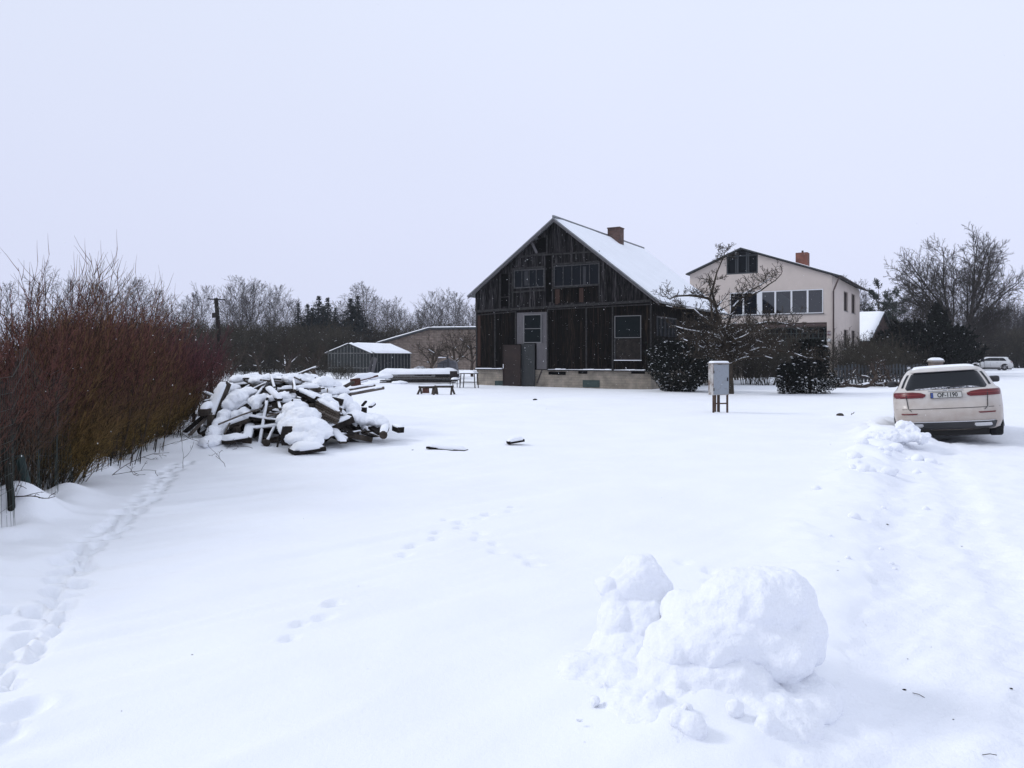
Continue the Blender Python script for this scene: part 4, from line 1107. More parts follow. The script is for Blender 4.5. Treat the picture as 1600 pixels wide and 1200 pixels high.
# apple tree with snow on its limbs
def apple():
    base = gnd(1139, 616); Y = base.y; s_ = Y / F; root = empty("apple_tree", (base.x, base.y, -.05)); r2 = random.Random(14)
    segs = []
    def P(px, py, dy=0.0): return Vector(((px - 1139) * s_, dy, EYE - (py - HZ) * s_ + .05))
    trunk = [P(1139, 620), P(1138, 590), P(1136, 565), P(1134, 540), P(1133, 524)]
    rr = [.23, .21, .23, .27, .22]
    for i in range(4): segs.append((tuple(trunk[i]), tuple(trunk[i + 1]), rr[i], rr[i + 1], 0))
    S = [None,
         dict(n=7, w=.09, up=.015, kids=9, kr=.42, ang=52, start=.12, rr=.5, tip=.35),
         dict(n=5, w=.16, up=.07, kids=9, kr=.5, ang=50, start=.08, rr=.6, rmin=.009, tip=.5),
         dict(n=4, w=.2, up=.07, kids=3, kr=.5, ang=45, start=.15, rr=.7, rmin=.008, tip=.6),
         dict(n=2, w=.2, up=.06, kids=0, kr=0, ang=0, start=0, rr=1)]
    def limb(pts, r0, r1, n=None, kidlen=.9):
        pts = [Vector(q) for q in pts]
        for i in range(len(pts) - 1):
            a, b = pts[i], pts[i + 1]; m_ = a.lerp(b, .5) + Vector((r2.gauss(0, .03), r2.gauss(0, .05), r2.gauss(0, .03)))
            t0 = i / (len(pts) - 1); t1 = (i + 1) / (len(pts) - 1); ra = r0 + (r1 - r0) * t0; rb = r0 + (r1 - r0) * t1
            segs.append((tuple(a), tuple(m_), ra, (ra + rb) / 2, 1)); segs.append((tuple(m_), tuple(b), (ra + rb) / 2, rb, 1))
            for q in range(int((n or 3) * (2.0 if pts[-1].z < 3.0 else 1.2))):
                t = r2.random(); c = a.lerp(b, t); d = Vector((r2.gauss(0, 1), r2.gauss(0, .8), r2.uniform(-.1, 1.3))).normalized()
                grow(segs, r2, c, d, kidlen * r2.uniform(.4, 1.1), max(.010, rb * .4), 2, S)
    # tall shoots
    limb([P(1133, 524), P(1122, 490, .1), P(1114, 455, .2), P(1122, 425, .2), P(1132, 402, .2), P(1140, 384, .2)], .07, .010, 5, .8)
    limb([P(1131, 530), P(1112, 500, -.2), P(1108, 470, -.3), P(1105, 440, -.2)], .07, .012, 4, .7)
    limb([P(1122, 480, .1), P(1106, 466), P(1090, 463), P(1068, 462), P(1045, 468, -.2), P(1032, 464, -.3)], .07, .015, 4, .9)
    limb([P(1128, 510), P(1105, 498, .3), P(1088, 482, .5), P(1070, 480, .8), P(1048, 476, .9)], .06, .012, 4, .8)
    limb([P(1133, 520), P(1148, 480, .2), P(1165, 460, .3), P(1190, 446, .4), P(1212, 432, .5)], .06, .010, 5, .9)
    limb([P(1160, 465, .3), P(1185, 455, -.3), P(1205, 440, -.5), P(1215, 425, -.6)], .04, .01, 4, .7)
    limb([P(1134, 535), P(1160, 515, -.4), P(1190, 505, -.6), P(1220, 508, -.8), P(1250, 520, -.8)], .06, .016, 5, 1.0)
    limb([P(1136, 548), P(1160, 545, .5), P(1190, 532, .8), P(1215, 538, 1.1), P(1240, 532, 1.2)], .055, .016, 5, 1.0)
    limb([P(1137, 565), P(1160, 553, -.3), P(1180, 545, -.5), P(1215, 549, -.6), P(1250, 560, -.7), P(1275, 562, -.7)], .075, .02, 5, .8)
    limb([P(1135, 545), P(1112, 540, -.4), P(1092, 545, -.7), P(1075, 538, -.8), P(1058, 530, -.8)], .07, .02, 5, .9)
    limb([P(1135, 530), P(1110, 520, .4), P(1085, 516, .6), P(1060, 508, .9)], .06, .015, 5, .9)
    limb([P(1137, 575), P(1120, 560, -.5), P(1100, 556, -.8), P(1080, 560, -.9)], .05, .015, 5, .8)
    limb([P(1134, 540), P(1150, 528, -1.0), P(1160, 520, -1.6), P(1185, 515, -2.2)], .06, .015, 5, .9)
    limb([P(1134, 540), P(1120, 528, -.9), P(1110, 515, -1.4), P(1085, 505, -1.8)], .06, .015, 5, .9)
    limb([P(1137, 572), P(1152, 560, -.8), P(1168, 556, -1.2), P(1186, 560, -1.6)], .05, .015, 5, .8)
    sn_ = snow_on(segs, .016, .72, .5, 3, .9, .018) + snow_on([q for q in segs if q[2] < .016], .006, .6, .05, 4, .8, .01)
    print("apple segs", len(segs))
    tree_object("t", segs, M['apple'], M['apple'], 2, sn_, root, 7, 4)
    tag(root, "old gnarled leafless apple tree with snow lying along its limbs", "tree")
apple()
# thickets between the houses, and by the fallen boughs
TM = [thicket_proto(61, 3.0, 20, rt=.008), thicket_proto(62, 3.0, 22, rt=.008)]
for i, (px, base, top) in enumerate(((1078, 598, 500), (1098, 597, 505), (1118, 596, 500), (1158, 595, 505), (1186, 594, 512), (1212, 594, 506), (1228, 595, 515), (1070, 600, 515), (1108, 602, 515), (1172, 600, 520), (1200, 601, 522), (1240, 600, 522))):
    g = gnd(px, base); place(TM[i % 2], px, g.y, hfor(top, g.y), 3.0, "tangled brown leafless bush behind the apple tree", "bush", "tangled bushes behind the apple tree", sq=1.15)
for i, (px, base, top) in enumerate(((1312, 596, 518), (1326, 597, 522), (1340, 595, 520), (1352, 597, 520), (1366, 596, 516), (1378, 597, 518), (1318, 602, 530), (1345, 603, 535), (1372, 602, 528), (1392, 598, 530), (1410, 597, 532), (1430, 592, 536))):
    g = gnd(px, base - 4); place(TM[i % 2], px, g.y, hfor(top, g.y), 3.0, "upright brown leafless bush behind the fallen boughs", "bush", "upright bushes behind the fallen boughs", sq=.85)
# cut boughs lying on the snow
def bough(px, py, dirx, L, seed, lab, up=.25, dyv=.0, rad=.11):
    r2 = random.Random(seed); segs = []; g = gnd(px, py)
    S = [dict(n=6, w=.16, up=-.03, kids=7, kr=.6, ang=42, start=.15, rr=.55, tip=.4),
         dict(n=5, w=.2, up=-.02, kids=6, kr=.5, ang=45, start=.15, rr=.5, rmin=.012, tip=.4),
         dict(n=4, w=.22, up=0, kids=4, kr=.5, ang=45, start=.15, rr=.6, rmin=.009, tip=.5),
         dict(n=3, w=.2, up=0, kids=0, kr=0, ang=0, start=0, rr=1)]
    grow(segs, r2, Vector((0, 0, .05)), Vector((dirx, dyv, up)).normalized(), L, rad, 0, S)
    segs = [(tuple((a[0], a[1], abs(a[2]) * .9 + .02)), tuple((b[0], b[1], abs(b[2]) * .9 + .02)), r0, r1, d_) for a, b, r0, r1, d_ in segs]
    root = empty("fallen_bough", (g.x, g.y, hgt(g.x, g.y)))
    seg_mesh("branches", [s_[:4] for s_ in segs], M['bark_brown'], root, 4)
    sn_ = snow_on(segs, .012, .7, .35, seed, .75, .008)
    if sn_: seg_mesh("snow", sn_, M['snow'], root, 4)
    tag(root, lab, "branch", "cut boughs heaped on the snow")
for i, (px, py, dx_, L, up_, dy_, rad) in enumerate(((1347, 606, 1, 2.6, .35, .2, .12), (1346, 606, -1, 2.0, .35, .1, .09), (1355, 604, 1, 2.8, .6, -.1, .08), (1392, 604, -1, 1.8, .4, .2, .07), (1330, 604, -1, 1.6, .3, -.1, .06), (1398, 605, -.6, 1.5, .7, .3, .06), (1318, 601, .6, 1.6, .3, .2, .05), (1375, 600, .3, 1.8, .9, .4, .06))):
    bough(px, py, dx_, L, 80 + i, "dark twisted cut bough in the heap left of the parked estate car", up_, dy_, rad)

# ------------------------------------------------------------------ hedge of coloured stems on the left
def hedge_proto(seed, h=2.2, n=46, lean=(0.16, -.05), long_=0.10, rt=.0048, mt=None):
    r_ = random.Random(seed); segs = []
    S = [dict(n=7, w=.055, up=.05, kids=9, kr=.36, ang=27, start=.22, rr=.62, rmin=rt, tip=.45, shape=lambda t: 1.1 - .5 * t),
         dict(n=4, w=.08, up=.06, kids=3, kr=.5, ang=28, start=.2, rr=.8, rmin=rt, tip=.6, shape=lambda t: 1),
         dict(n=3, w=.08, up=.05, kids=0, kr=0, ang=0, start=0, rr=1)]
    for i in range(n):
        a = r_.uniform(0, 6.28); q = r_.uniform(0, .45); ln = r_.uniform(.02, .42)
        hh = h * r_.uniform(.62, 1.0) * (1.35 if r_.random() < long_ else 1)
        grow(segs, r_, Vector((math.cos(a) * q, math.sin(a) * q, -.05)), Vector((math.cos(a) * ln + lean[0], math.sin(a) * ln + lean[1], 1)).normalized(), hh, r_.uniform(.006, .010), 0, S)
    root = empty("dogwood_shrub")
    seg_mesh("stems", [s_[:4] for s_ in segs], mt, root, 3)
    return root
HP = {}
for nm, mt_ in (('red', 'stem_red'), ('olive', 'stem_olive'), ('purple', 'stem_purple')):
    HP[nm] = [hedge_proto(90 + i + hash_, 2.2, 36, mt=M[mt_]) for i in range(2) for hash_ in ({'red': 0, 'olive': 10, 'purple': 20}[nm],)]
HP['olive'].append(hedge_proto(130, 2.0, 60, lean=(.55, -.18), long_=0, mt=M['stem_olive']))
HP['long'] = [hedge_proto(140, 3.0, 7, lean=(.08, 0), long_=.2, mt=M['stem_red'])]
r_ = random.Random(4)
lab = {'red': "red brown leafless shrub in the near part of the hedge behind the wire fence", 'olive': "olive yellow stemmed shrub in the middle of the hedge", 'purple': "dark red stemmed shrub at the far end of the hedge", 'long': "shrub with long bare shoots standing above the hedge"}
grp = {'red': "red brown shrubs of the near hedge", 'olive': "olive shrubs of the middle hedge", 'purple': "dark red shrubs at the hedge's far end", 'long': "tall shoots above the hedge"}
def hplace(kind, i, x, y, s_, sx=1.0):
    o = HP[kind][i % len(HP[kind])]
    if o.name in used: o = copy_tree(o)
    used.add(o.name); o.location = (x, y, hgt(x, y) - .02); o.rotation_euler = (0, 0, r_.uniform(-.5, .5)); o.scale = (s_ * sx, s_ * sx, s_)
    tag(o, lab[kind], "shrub", grp[kind])
k = 0
y = 5.3
while y < 20.0:
    for row, dx_ in enumerate((-.42, -1.2, -2.2)):
        if y < 8.4: dx_ -= .14 * (8.4 - y) / 3 + .05
        kind = 'red' if y < 7.8 else ('olive' if y < 14.0 else 'purple')
        if row >= 1 and 7.8 <= y < 14: kind = 'olive' if r_.random() < .6 else 'red'
        if r_.random() < .12: kind = 'red' if kind != 'red' else 'olive'
        hs = r_.uniform(.88, 1.12) * np.interp(y, [5, 7, 10, 14, 20], [.60, .68, .80, .78, .78]) * (1.0, 1.05, 1.12)[row]
        x = float(fence_x(y)) + dx_ + r_.uniform(-.12, .12)
        hplace(kind, k, x, y + r_.uniform(-.2, .2) + .3 * (row % 2), hs * r_.uniform(.93, 1.07)); k += 1
    y += .74 + .012 * y
for y in (9.0, 12.6, 10.5, 14.3, 11.4, 13.4):
    o = HP['olive'][2] if HP['olive'][2].name not in used else copy_tree(HP['olive'][2]); used.add(HP['olive'][2].name)
    x = float(fence_x(y)) - .25; o.location = (x, y, 0.02); o.rotation_euler = (0, 0, r_.uniform(-.3, .3)); o.scale = (.66, .66, .60); tag(o, "olive yellow shrub arching over the snow at the hedge's foot", "shrub", "arching shrubs at the hedge's foot")
for px, top, Y in ((45, 420, 8.2), (78, 402, 8.6), (103, 408, 9.2), (125, 415, 9.4), (148, 420, 9.8), (172, 410, 10.0), (205, 430, 10.8), (242, 445, 12), (285, 470, 14), (60, 382, 8.8), (92, 384, 9.3), (135, 398, 9.6), (185, 374, 10.4), (112, 398, 9), (28, 420, 7.8), (226, 432, 12), (258, 454, 13), (160, 400, 10)):
    g = at(px, 556, Y); hplace('long', 0, g.x, Y, hfor(top, Y) / 4.0, .9)

# ------------------------------------------------------------------ outbuildings
def greenhouse():
    Y = 70; g = Plane((0, 0), R(20)); pr = at(578, 582, Y); g.O = Vector((pr.x, pr.y)); g.shift(g.fp(513, 580)[0])
    root = empty("greenhouse", (g.O.x, g.O.y, 0), -g.phi)
    W = g.fp(578, 580)[0]; xa, za = g.fp(545, 536.5); xl, zl = g.fp(508, 552); xr, zr_ = g.fp(581, 552)
    D = g.depth_for(W, 641); fr = mat('greenhouse_bars', (0.20, 0.205, 0.20), .8, scale=5, col2=(.07, .07, .07))
    gm = glass_mat("milky_greenhouse_pane", (0.034, 0.038, 0.037), 0.45, 0.15)
    MB().prism([(0.05, 0), (W - .05, 0), (W - .05, zr_), (xa, za - .1), (.05, zl)], .04, .07).build("end_wall", gm, root)
    MB().box(W - .07, W - .04, .07, D, 0, zr_).build("side_wall", M['glass_old'], root)
    MB().box(.04, .07, .07, D, 0, zl).box(0.08, W - .08, D, D + .03, 0, zl).build("rear_wall", gm, root)
    f_ = MB()
    n = 13
    for i in range(n + 1):
        x = W * i / n; zt_ = zl + (za - zl) * x / xa if x < xa else za + (zr_ - za) * (x - xa) / (W - xa)
        f_.bar((x, 0, 0), (x, 0, zt_), .05, .05, up=(0, 1, 0))
    for z in (.5, zl): f_.bar((0, -.01, z), (W, -.01, z), .05, .08)
    n = 12
    for i in range(1, n + 1): f_.bar((W, D * i / n, 0), (W, D * i / n, zr_), .06, .06, up=(0, 1, 0))
    f_.bar((W, 0, zr_), (W, D, zr_), .08, .08); f_.build("frame", fr, root)
    q = MB().prism([(xl, zl - .03), (xa, za - .03), (xr, zr_ - .03), (xr, zr_), (xa, za), (xl, zl)], -.1, D + .1).build("roof", fr, root)
    for s0, s1 in ((.0, .035), (.10, D / D)):
        snow_sheet("roof_snow", (xa, -.1 + D * s0, za + .02), (xr, -.1 + D * s0, zr_ + .02), (xr, D * s1, zr_ + .02), (xa, D * s1, za + .02), .16, q, n=(12, 16), seed=3)
    snow_sheet("roof_snow", (xl, -.1, zl + .01), (xa, -.1, za + .01), (xa, .35, za + .01), (xl, .35, zl + .01), .08, q, n=(14, 5), seed=4)
    a = g.fp(575, 582, -.3); b = g.fp(583, 558, -.05); c = g.fp(581, 582, -.5); d = g.fp(587, 559, -.1)
    tag(root, "low old greenhouse with snow on its shallow roof and rows of thin glazing bars", "greenhouse")
    dr = MB().bar((a[0], -.3, .1), (b[0], -.06, b[1]), .28, .05, up=(0, 1, 0)).bar((c[0], -.4, .1), (d[0], -.06, d[1]), .34, .05, up=(0, 1, 0))
    o = empty("leaning_panels", (g.O.x, g.O.y, 0), -g.phi)
    MB().bar((a[0], -.3, .05), (b[0], -.06, b[1]), .05, .34, up=(0, 1, 0)).build("panel", M['panel_grey'], o)
    MB().bar((c[0], -.4, .05), (d[0], -.06, d[1]), .05, .50, up=(0, 1, 0)).build("panel", M['panel_grey'], o)
    tag(o, "two pale greenish boards leaning on the greenhouse corner", "panel")
greenhouse()

def shed():
    g = Plane((0, 0), R(14)); pr = at(672, 580, 88); g.O = Vector((pr.x, pr.y)); g.shift(g.fp(592, 580)[0])
    root = empty("block_shed", (g.O.x, g.O.y, 0), -g.phi); W = g.fp(672, 580)[0]
    z0 = g.fp(594, 535.5)[1]; z1 = g.fp(672, 512)[1]
    MB().prism([(0, -.3), (W, -.3), (W, z1 - .2), (0, z0 - .2)], 0, .3).build("wall", M['tan_brick'], root)
    W3 = g.fp(790, 560)[0]
    MB().box(W, W3, 0.01, .3, -.3, z1 - .25).build("wall", M['tan_brick'], root)
    MB().box(0, W3, 9, 9.3, -.3, z0 - .2).build("rear_wall", M['tan_brick'], root)
    rf_ = MB().prism([(-.3, z0 - .22), (W, z1 - .18), (W3 + .3, z1 - .18), (W3 + .3, z1), (W, z1), (-.3, z0 - .04)], -.4, 9.6).build("roof", M['soffit'], root)
    snow_sheet("roof_snow", (-.28, -.38, z0 - .03), (W, -.38, z1 + .01), (W, 9.5, z1 + .01), (-.28, 9.5, z0 - .03), .15, rf_, seed=12)
    snow_sheet("roof_snow", (W, -.38, z1 + .01), (W3, -.38, z1 + .01), (W3, 9.5, z1 + .01), (W, 9.5, z1 + .01), .12, rf_, seed=13)
    tag(root, "long tan block shed with a sloping snowy roof edge left of the timber house", "shed")
shed()

def barn():
    Yr = 86; e = at(1383, 487, Yr); zr_ = e.z; ze = hfor(532, 82)
    # local y = ridge direction pointing back and left; local x = across the gable
    root = empty("roofed_barn", (e.x, e.y, 0), R(45))       # local y -> (-.71, .71): away to the left; local x -> (.71, .71)
    hw = 4.3; L = 16
    MB().prism([(-hw + .3, -.3), (hw - .3, -.3), (hw - .3, ze), (0, zr_ - .25), (-hw + .3, ze)], .3, L).build("wall", M['red_brick'], root)
    q = MB().prism([(-hw, ze - .12), (0, zr_ - .12), (hw, ze - .12), (hw, ze), (0, zr_), (-hw, ze)], 0, L + .3).build("roof", M['soffit'], root)
    snow_sheet("roof_snow", (-hw, .05, ze + .01), (0, .05, zr_ + .01), (0, L, zr_ + .01), (-hw, L, ze + .01), .22, q, seed=15)
    snow_sheet("roof_snow", (0, .05, zr_ + .01), (hw, .05, ze + .01), (hw, L, ze + .01), (0, L, zr_ + .01), .22, q, seed=16)
    tag(root, "dark brick barn with a steep snow covered roof behind the pink house", "barn")
barn()

# gate post with a snow cap
p = at(1462, 556, 44)
gp_ = empty("gate_post", (p.x, p.y, 0))
zt = hfor(563, 44)
MB().box(-.30, .30, -.25, .25, -.2, zt - .1).build("pillar", M['tan_brick'], gp_)
MB().box(-.36, .36, -.3, .3, zt - .1, zt).build("coping", M['concrete'], gp_)
snow_sheet("snow_cap", (-.36, -.3, zt), (.36, -.3, zt), (.36, .3, zt), (-.36, .3, zt), .15, gp_, n=(14, 12), ragged=.02)
tag(gp_, "squat brick gate pillar with a snow cap beyond the parked estate car", "gate post")
# dark picket panel left of the post
fp_ = empty("picket_fence", (p.x - .6, p.y, 0))
m_ = MB()
for i in range(26): m_.box(-.2 * i - .12, -.2 * i - .02, -.02, .02, 0, zt - .25 + .05 * math.sin(i))
m_.build("pickets", M['dark_cladding'], fp_)
MB().box(-5.3, 0, .025, .07, zt - .55, zt - .45).box(-5.3, 0, .025, .07, .3, .4).build("rails", M['dark_cladding'], fp_)
tag(fp_, "dark picket fence panel running left from the snow capped pillar", "fence")

# ------------------------------------------------------------------ utility pole
def pole():
    Y = 58; b = at(347.5, 556, Y); t = at(337.5, 466, Y)
    root = empty("utility_pole", (b.x, Y, 0)); dx_ = t.x - b.x; h = t.z
    MB().tube([(0, 0, -.5), (dx_ * .5, 0, h * .5), (dx_, 0, h)], [.19, .17, .15], 10).build("mast", M['timber_dark'], root, True)
    MB().bar((dx_ - .66, 0, h - .05), (dx_ + .70, 0, h - .12), .09, .09).build("crossarm", M['timber_dark'], root)
    for q in (-.6, -.3, .32, .62):
        MB().tube([(dx_ + q, 0, h - .06), (dx_ + q, 0, h + .06), (dx_ + q, 0, h + .08), (dx_ + q, 0, h + .17)], [.015, .015, .05, .03], 6).build("insulator", M['iron'], root)
    MB().box(dx_ * .7 - .42, dx_ * .7 - .16, -.12, .12, h - 1.5, h - 1.12).build("junction_box", M['iron'], root)
    tag(root, "leaning wooden utility pole with a short crossarm and insulators", "utility pole")
pole()

# ------------------------------------------------------------------ electricity cabinet
def cabinet():
    b = gnd(1123, 644); s_ = b.y / F
    root = empty("meter_cabinet", (b.x, b.y, 0), R(14)); zb, zt = hfor(617, b.y), hfor(568, b.y)
    w, d = .50, .30
    paint = mat("peeling_grey_paint", (0.26, 0.285, 0.32), 0.55, scale=7, col2=(0.20, 0.19, 0.185), thresh=(0.25, 0.5), detail=8)
    side = mat("peeling_white_side", (0.42, 0.41, 0.40), 0.7, scale=6, col2=(0.14, 0.10, 0.08), thresh=(0.36, 0.56), detail=8)
    rust_ = mat("rusty_angle_iron", (0.11, 0.075, 0.055), 0.85, scale=12, col2=(0.05, 0.03, 0.025))
    MB().box(-w / 2, w / 2, -d / 2 + .02, d / 2, zb, zt).build("box", side, root, bevel=.008)
    dr = MB().box(-w / 2 + .015, w / 2 - .01, -d / 2, -d / 2 + .017, zb + .02, zt - .03).build("door", paint, root, bevel=.004)
    MB().box(w / 2 - .07, w / 2 - .045, -d / 2 - .02, -d / 2 - .002, (zb + zt) / 2 - .05, (zb + zt) / 2 + .05).build("handle", M['iron'], dr)
    for i in (0, 1): MB().box(-w / 2 + .002, -w / 2 + .022, -d / 2 - .015, -d / 2 + .01, zb + .12 + .5 * i, zb + .20 + .5 * i).build("hinge", M['iron'], dr)
    MB().box(-w / 2 - .02, w / 2 + .02, -d / 2 - .025, d / 2 + .02, zt, zt + .02).build("lid", side, root)
    snow_sheet("snow_cap", (-w / 2 - .02, -d / 2 - .03, zt + .02), (w / 2 + .02, -d / 2 - .03, zt + .02), (w / 2 + .02, d / 2 + .02, zt + .02), (-w / 2 - .02, d / 2 + .02, zt + .02), .05, root, n=(12, 8), ragged=.01, amp=.004)
    for x, y in ((-w / 2 + .03, -d / 2 + .04), (w / 2 - .03, -d / 2 + .04), (-.03, d / 2 - .02), (.06, d / 2 - .02)):
        MB().box(x - .022, x + .022, y - .003, y + .003, -.15, zb).box(x - .022, x - .016, y + .003, y + .04, -.15, zb).build("leg", rust_, root)
    MB().box(-w / 2 + .03, w / 2 - .03, -d / 2 + .015, -d / 2 + .035, zb - .26, zb - .22).build("crossbar", rust_, root)
    MB().tube([(.02, 0, zb), (.02, 0, -.1)], .02, 6).build("cable_pipe", M['iron'], root)
    tag(root, "pale blue grey electricity cabinet standing on thin rusty legs in the snow", "utility box")
cabinet()

# ------------------------------------------------------------------ cars
def make_car(name, paint, loc, rz, roll, label, detail=True, plate=None, door_open=False):
    root = empty(name, loc, rz, 0, roll)
    lv = [(.20, .80, .22, 4.72, .30, .35), (.24, .86, .08, 4.82, .35, .4), (.36, .905, .02, 4.90, .36, .5), (.50, .925, .0, 4.93, .36, .55), (.64, .93, .01, 4.93, .36, .55),
          (.70, .93, .055, 4.92, .36, .55), (.80, .93, .075, 4.86, .36, .55), (.90, .925, .085, 4.70, .36, .6), (.97, .915, .11, 4.3, .36, .6), (1.005, .885, .145, 3.72, .34, .3), (1.03, .84, .185, 3.55, .30, .25),
          (1.12, .80, .27, 3.35, .26, .22), (1.22, .755, .355, 3.12, .24, .22), (1.32, .70, .43, 2.85, .22, .22), (1.385, .65, .47, 2.60, .20, .22), (1.425, .59, .50, 2.42, .18, .2), (1.45, .50, .58, 2.2, .16, .2), (1.462, .30, .9, 1.9, .12, .15)]
    Zs = [q[0] for q in lv]
    def par(z): return [float(np.interp(z, Zs, [q[i] for q in lv])) for i in range(1, 6)]
    def ry(x, z):
        w, yr, yf_, Rr, Rf = par(z); ax = abs(x)
        y = yr + .09 * (ax / w) ** 2
        if ax > w - Rr:
            q = min(1, (ax - (w - Rr)) / Rr); y += Rr * .9 * (1 - math.sqrt(max(0, 1 - q * q)))
        return y
    rings = []
    for z, w, yr, yf_, Rr, Rf in lv:
        half = []
        for i in range(7): x = (w - Rr) * i / 6; half.append((x, ry(x, z)))
        for i in range(1, 8):
            a = i / 7 * math.pi / 2; x = w - Rr + Rr * math.sin(a); half.append((x, ry(min(x, w - 1e-4), z) if i < 7 else yr + .09 + Rr * .9))
        y0_ = half[-1][1]; y1_ = yf_ - .12 - Rf
        for i in range(1, 9): half.append((w, y0_ + (y1_ - y0_) * i / 8))
        for i in range(1, 7):
            a = i / 6 * math.pi / 2; half.append((w - Rf + Rf * math.cos(a), y1_ + Rf * math.sin(a)))
        for i in range(1, 5): x = (w - Rf) * (1 - i / 4); half.append((x, yf_ - .12 * (x / w) ** 2))
        full = half + [(-x, y) for x, y in half[-2:0:-1]]
        rings.append([(x, y, z) for x, y in full])
    n = len(rings[0]); V = [p for r in rings for p in r]; Fc = []
    for i in range(len(rings) - 1):
        for j in range(n): Fc.append((i * n + j, i * n + (j + 1) % n, (i + 1) * n + (j + 1) % n, (i + 1) * n + j))
    me = bpy.data.meshes.new("body"); me.from_pydata(V, [], Fc + [tuple(range((len(rings) - 1) * n, len(rings) * n)), tuple(range(n - 1, -1, -1))])
    me.materials.append(paint); me.polygons.foreach_set("use_smooth", [True] * len(me.polygons)); link("body", me, root)
    def patch(nm, rows, m_, off=.006, par_=None, nc=14, label=None):
        """rows: (z, x0, x1) bottom to top on the tail surface"""
        V = []; F_ = []; rr = []
        for i in range(len(rows) - 1):
            k_ = 3
            for q in range(k_): t = q / k_; rr.append(tuple(rows[i][c] * (1 - t) + rows[i + 1][c] * t for c in range(3)))
        rr.append(rows[-1])
        for lay, o_ in ((0, off), (1, -.01)):
            for z, x0, x1 in rr:
                for j in range(nc + 1):
                    x = x0 + (x1 - x0) * j / nc; V.append((x, ry(x, z) - o_, z))
        nr = len(rr); st = nc + 1
        for i in range(nr - 1):
            for j in range(nc):
                F_.append((i * st + j, i * st + j + 1, (i + 1) * st + j + 1, (i + 1) * st + j))
        ring = [j for j in range(st)] + [i * st + nc for i in range(1, nr)] + [(nr - 1) * st + j for j in range(nc - 1, -1, -1)] + [i * st for i in range(nr - 2, 0, -1)]
        o2 = nr * st
        for a, b in zip(ring, ring[1:] + ring[:1]): F_.append((a, a + o2, b + o2, b))
        me = bpy.data.meshes.new(nm); me.from_pydata(V, [], F_); me.materials.append(m_); me.polygons.foreach_set("use_smooth", [True] * len(me.polygons))
        o = link(nm, me, par_ or root)
        if label: o['label'] = label
        return o
    def side(nm, poly, m_, sgn, off=.006, par_=None):
        """poly of (y, z); follows the flank"""
        bm = bmesh.new(); vs = [bm.verts.new((sgn * (par(z)[0] + off), y, z)) for y, z in poly]; bm.faces.new(vs)
        r_e = bmesh.ops.extrude_face_region(bm, geom=bm.faces[:]); bmesh.ops.translate(bm, verts=[v for v in r_e['geom'] if isinstance(v, bmesh.types.BMVert)], vec=(-sgn * .03, 0, 0))
        bmesh.ops.recalc_face_normals(bm, faces=bm.faces)
        me = bpy.data.meshes.new(nm); bm.to_mesh(me); bm.free(); me.materials.append(m_); return link(nm, me, par_ or root)
    def sidep(nm, rows, m_, sgn, off=.006, par_=None, nc=10):
        V = []; F_ = []; rr = []
        for i in range(len(rows) - 1):
            for q in range(5): t = q / 5; rr.append(tuple(rows[i][c] * (1 - t) + rows[i + 1][c] * t for c in range(3)))
        rr.append(rows[-1]); st = nc + 1; nr = len(rr)
        for o_ in (off, -.012):
            for z, y0, y1 in rr:
                for j in range(st): V.append((sgn * (par(z)[0] + o_), y0 + (y1 - y0) * j / nc, z))
        for i in range(nr - 1):
            for j in range(nc): F_.append((i * st + j, i * st + j + 1, (i + 1) * st + j + 1, (i + 1) * st + j))
        ring = [j for j in range(st)] + [i * st + nc for i in range(1, nr)] + [(nr - 1) * st + j for j in range(nc - 1, -1, -1)] + [i * st for i in range(nr - 2, 0, -1)]
        for a, b in zip(ring, ring[1:] + ring[:1]): F_.append((a, a + nr * st, b + nr * st, b))
        me = bpy.data.meshes.new(nm); me.from_pydata(V, [], F_); me.materials.append(m_)
        return link(nm, me, par_ or root)
    glass = M['car_glass']; dark = M['car_trim']; red = M['car_red']; chrome = M['car_chrome']
    patch("rear_window", [(1.02, -.66, .66), (1.06, -.69, .69), (1.2, -.635, .635), (1.33, -.57, .57), (1.365, -.50, .50)], glass, .008)
    patch("spoiler", [(1.375, -.58, .58), (1.40, -.56, .56), (1.43, -.5, .5)], paint, .05)
    for s_ in (-1, 1):
        patch('quarter_glass', [(1.07, s_ * .725, s_ * .765), (1.2, s_ * .672, s_ * .715), (1.33, s_ * .605, s_ * .645)], glass, .010, nc=3)
        a, b = (.34, .80) if s_ > 0 else (-.80, -.34)
        ts = [(.865, .40, .895), (.885, .355, .90), (.93, .34, .905), (.965, .42, .90), (.985, .56, .885)]
        tl = patch("tail_light", [(z, s_ * x0, s_ * x1) for z, x0, x1 in ts], red, .012)
        patch("light_strip", [(.925, s_ * .40, s_ * .885), (.933, s_ * .40, s_ * .885)], M['car_red2'], .017, tl)
        patch("seam", [(.60, s_ * .600, s_ * .612), (.66, s_ * .655, s_ * .667), (.86, s_ * .672, s_ * .684), (.99, s_ * .676, s_ * .688)], dark, .014, nc=1)
        patch("reflector", [(.535, s_ * .52, s_ * .78), (.56, s_ * .50, s_ * .79)], red, .010)
        patch("exhaust_trim", [(.275, s_ * .45, s_ * .70), (.30, s_ * .42, s_ * .72), (.345, s_ * .43, s_ * .70)], chrome, .03)
        # side glass, pillars, sills
        dl = sidep("side_window", [(1.045, .78, 3.26), (1.12, .82, 3.12), (1.22, .88, 2.90), (1.32, .98, 2.64), (1.38, 1.12, 2.42)], glass, s_, .010)
        for y in (1.42, 2.30): sidep("window_pillar", [(1.045, y, y + .06), (1.38, y - .03, y + .03)], dark, s_, .014, dl, 2)
        sidep("belt_strip", [(1.028, .70, 3.36), (1.042, .72, 3.34)], chrome, s_, .012)
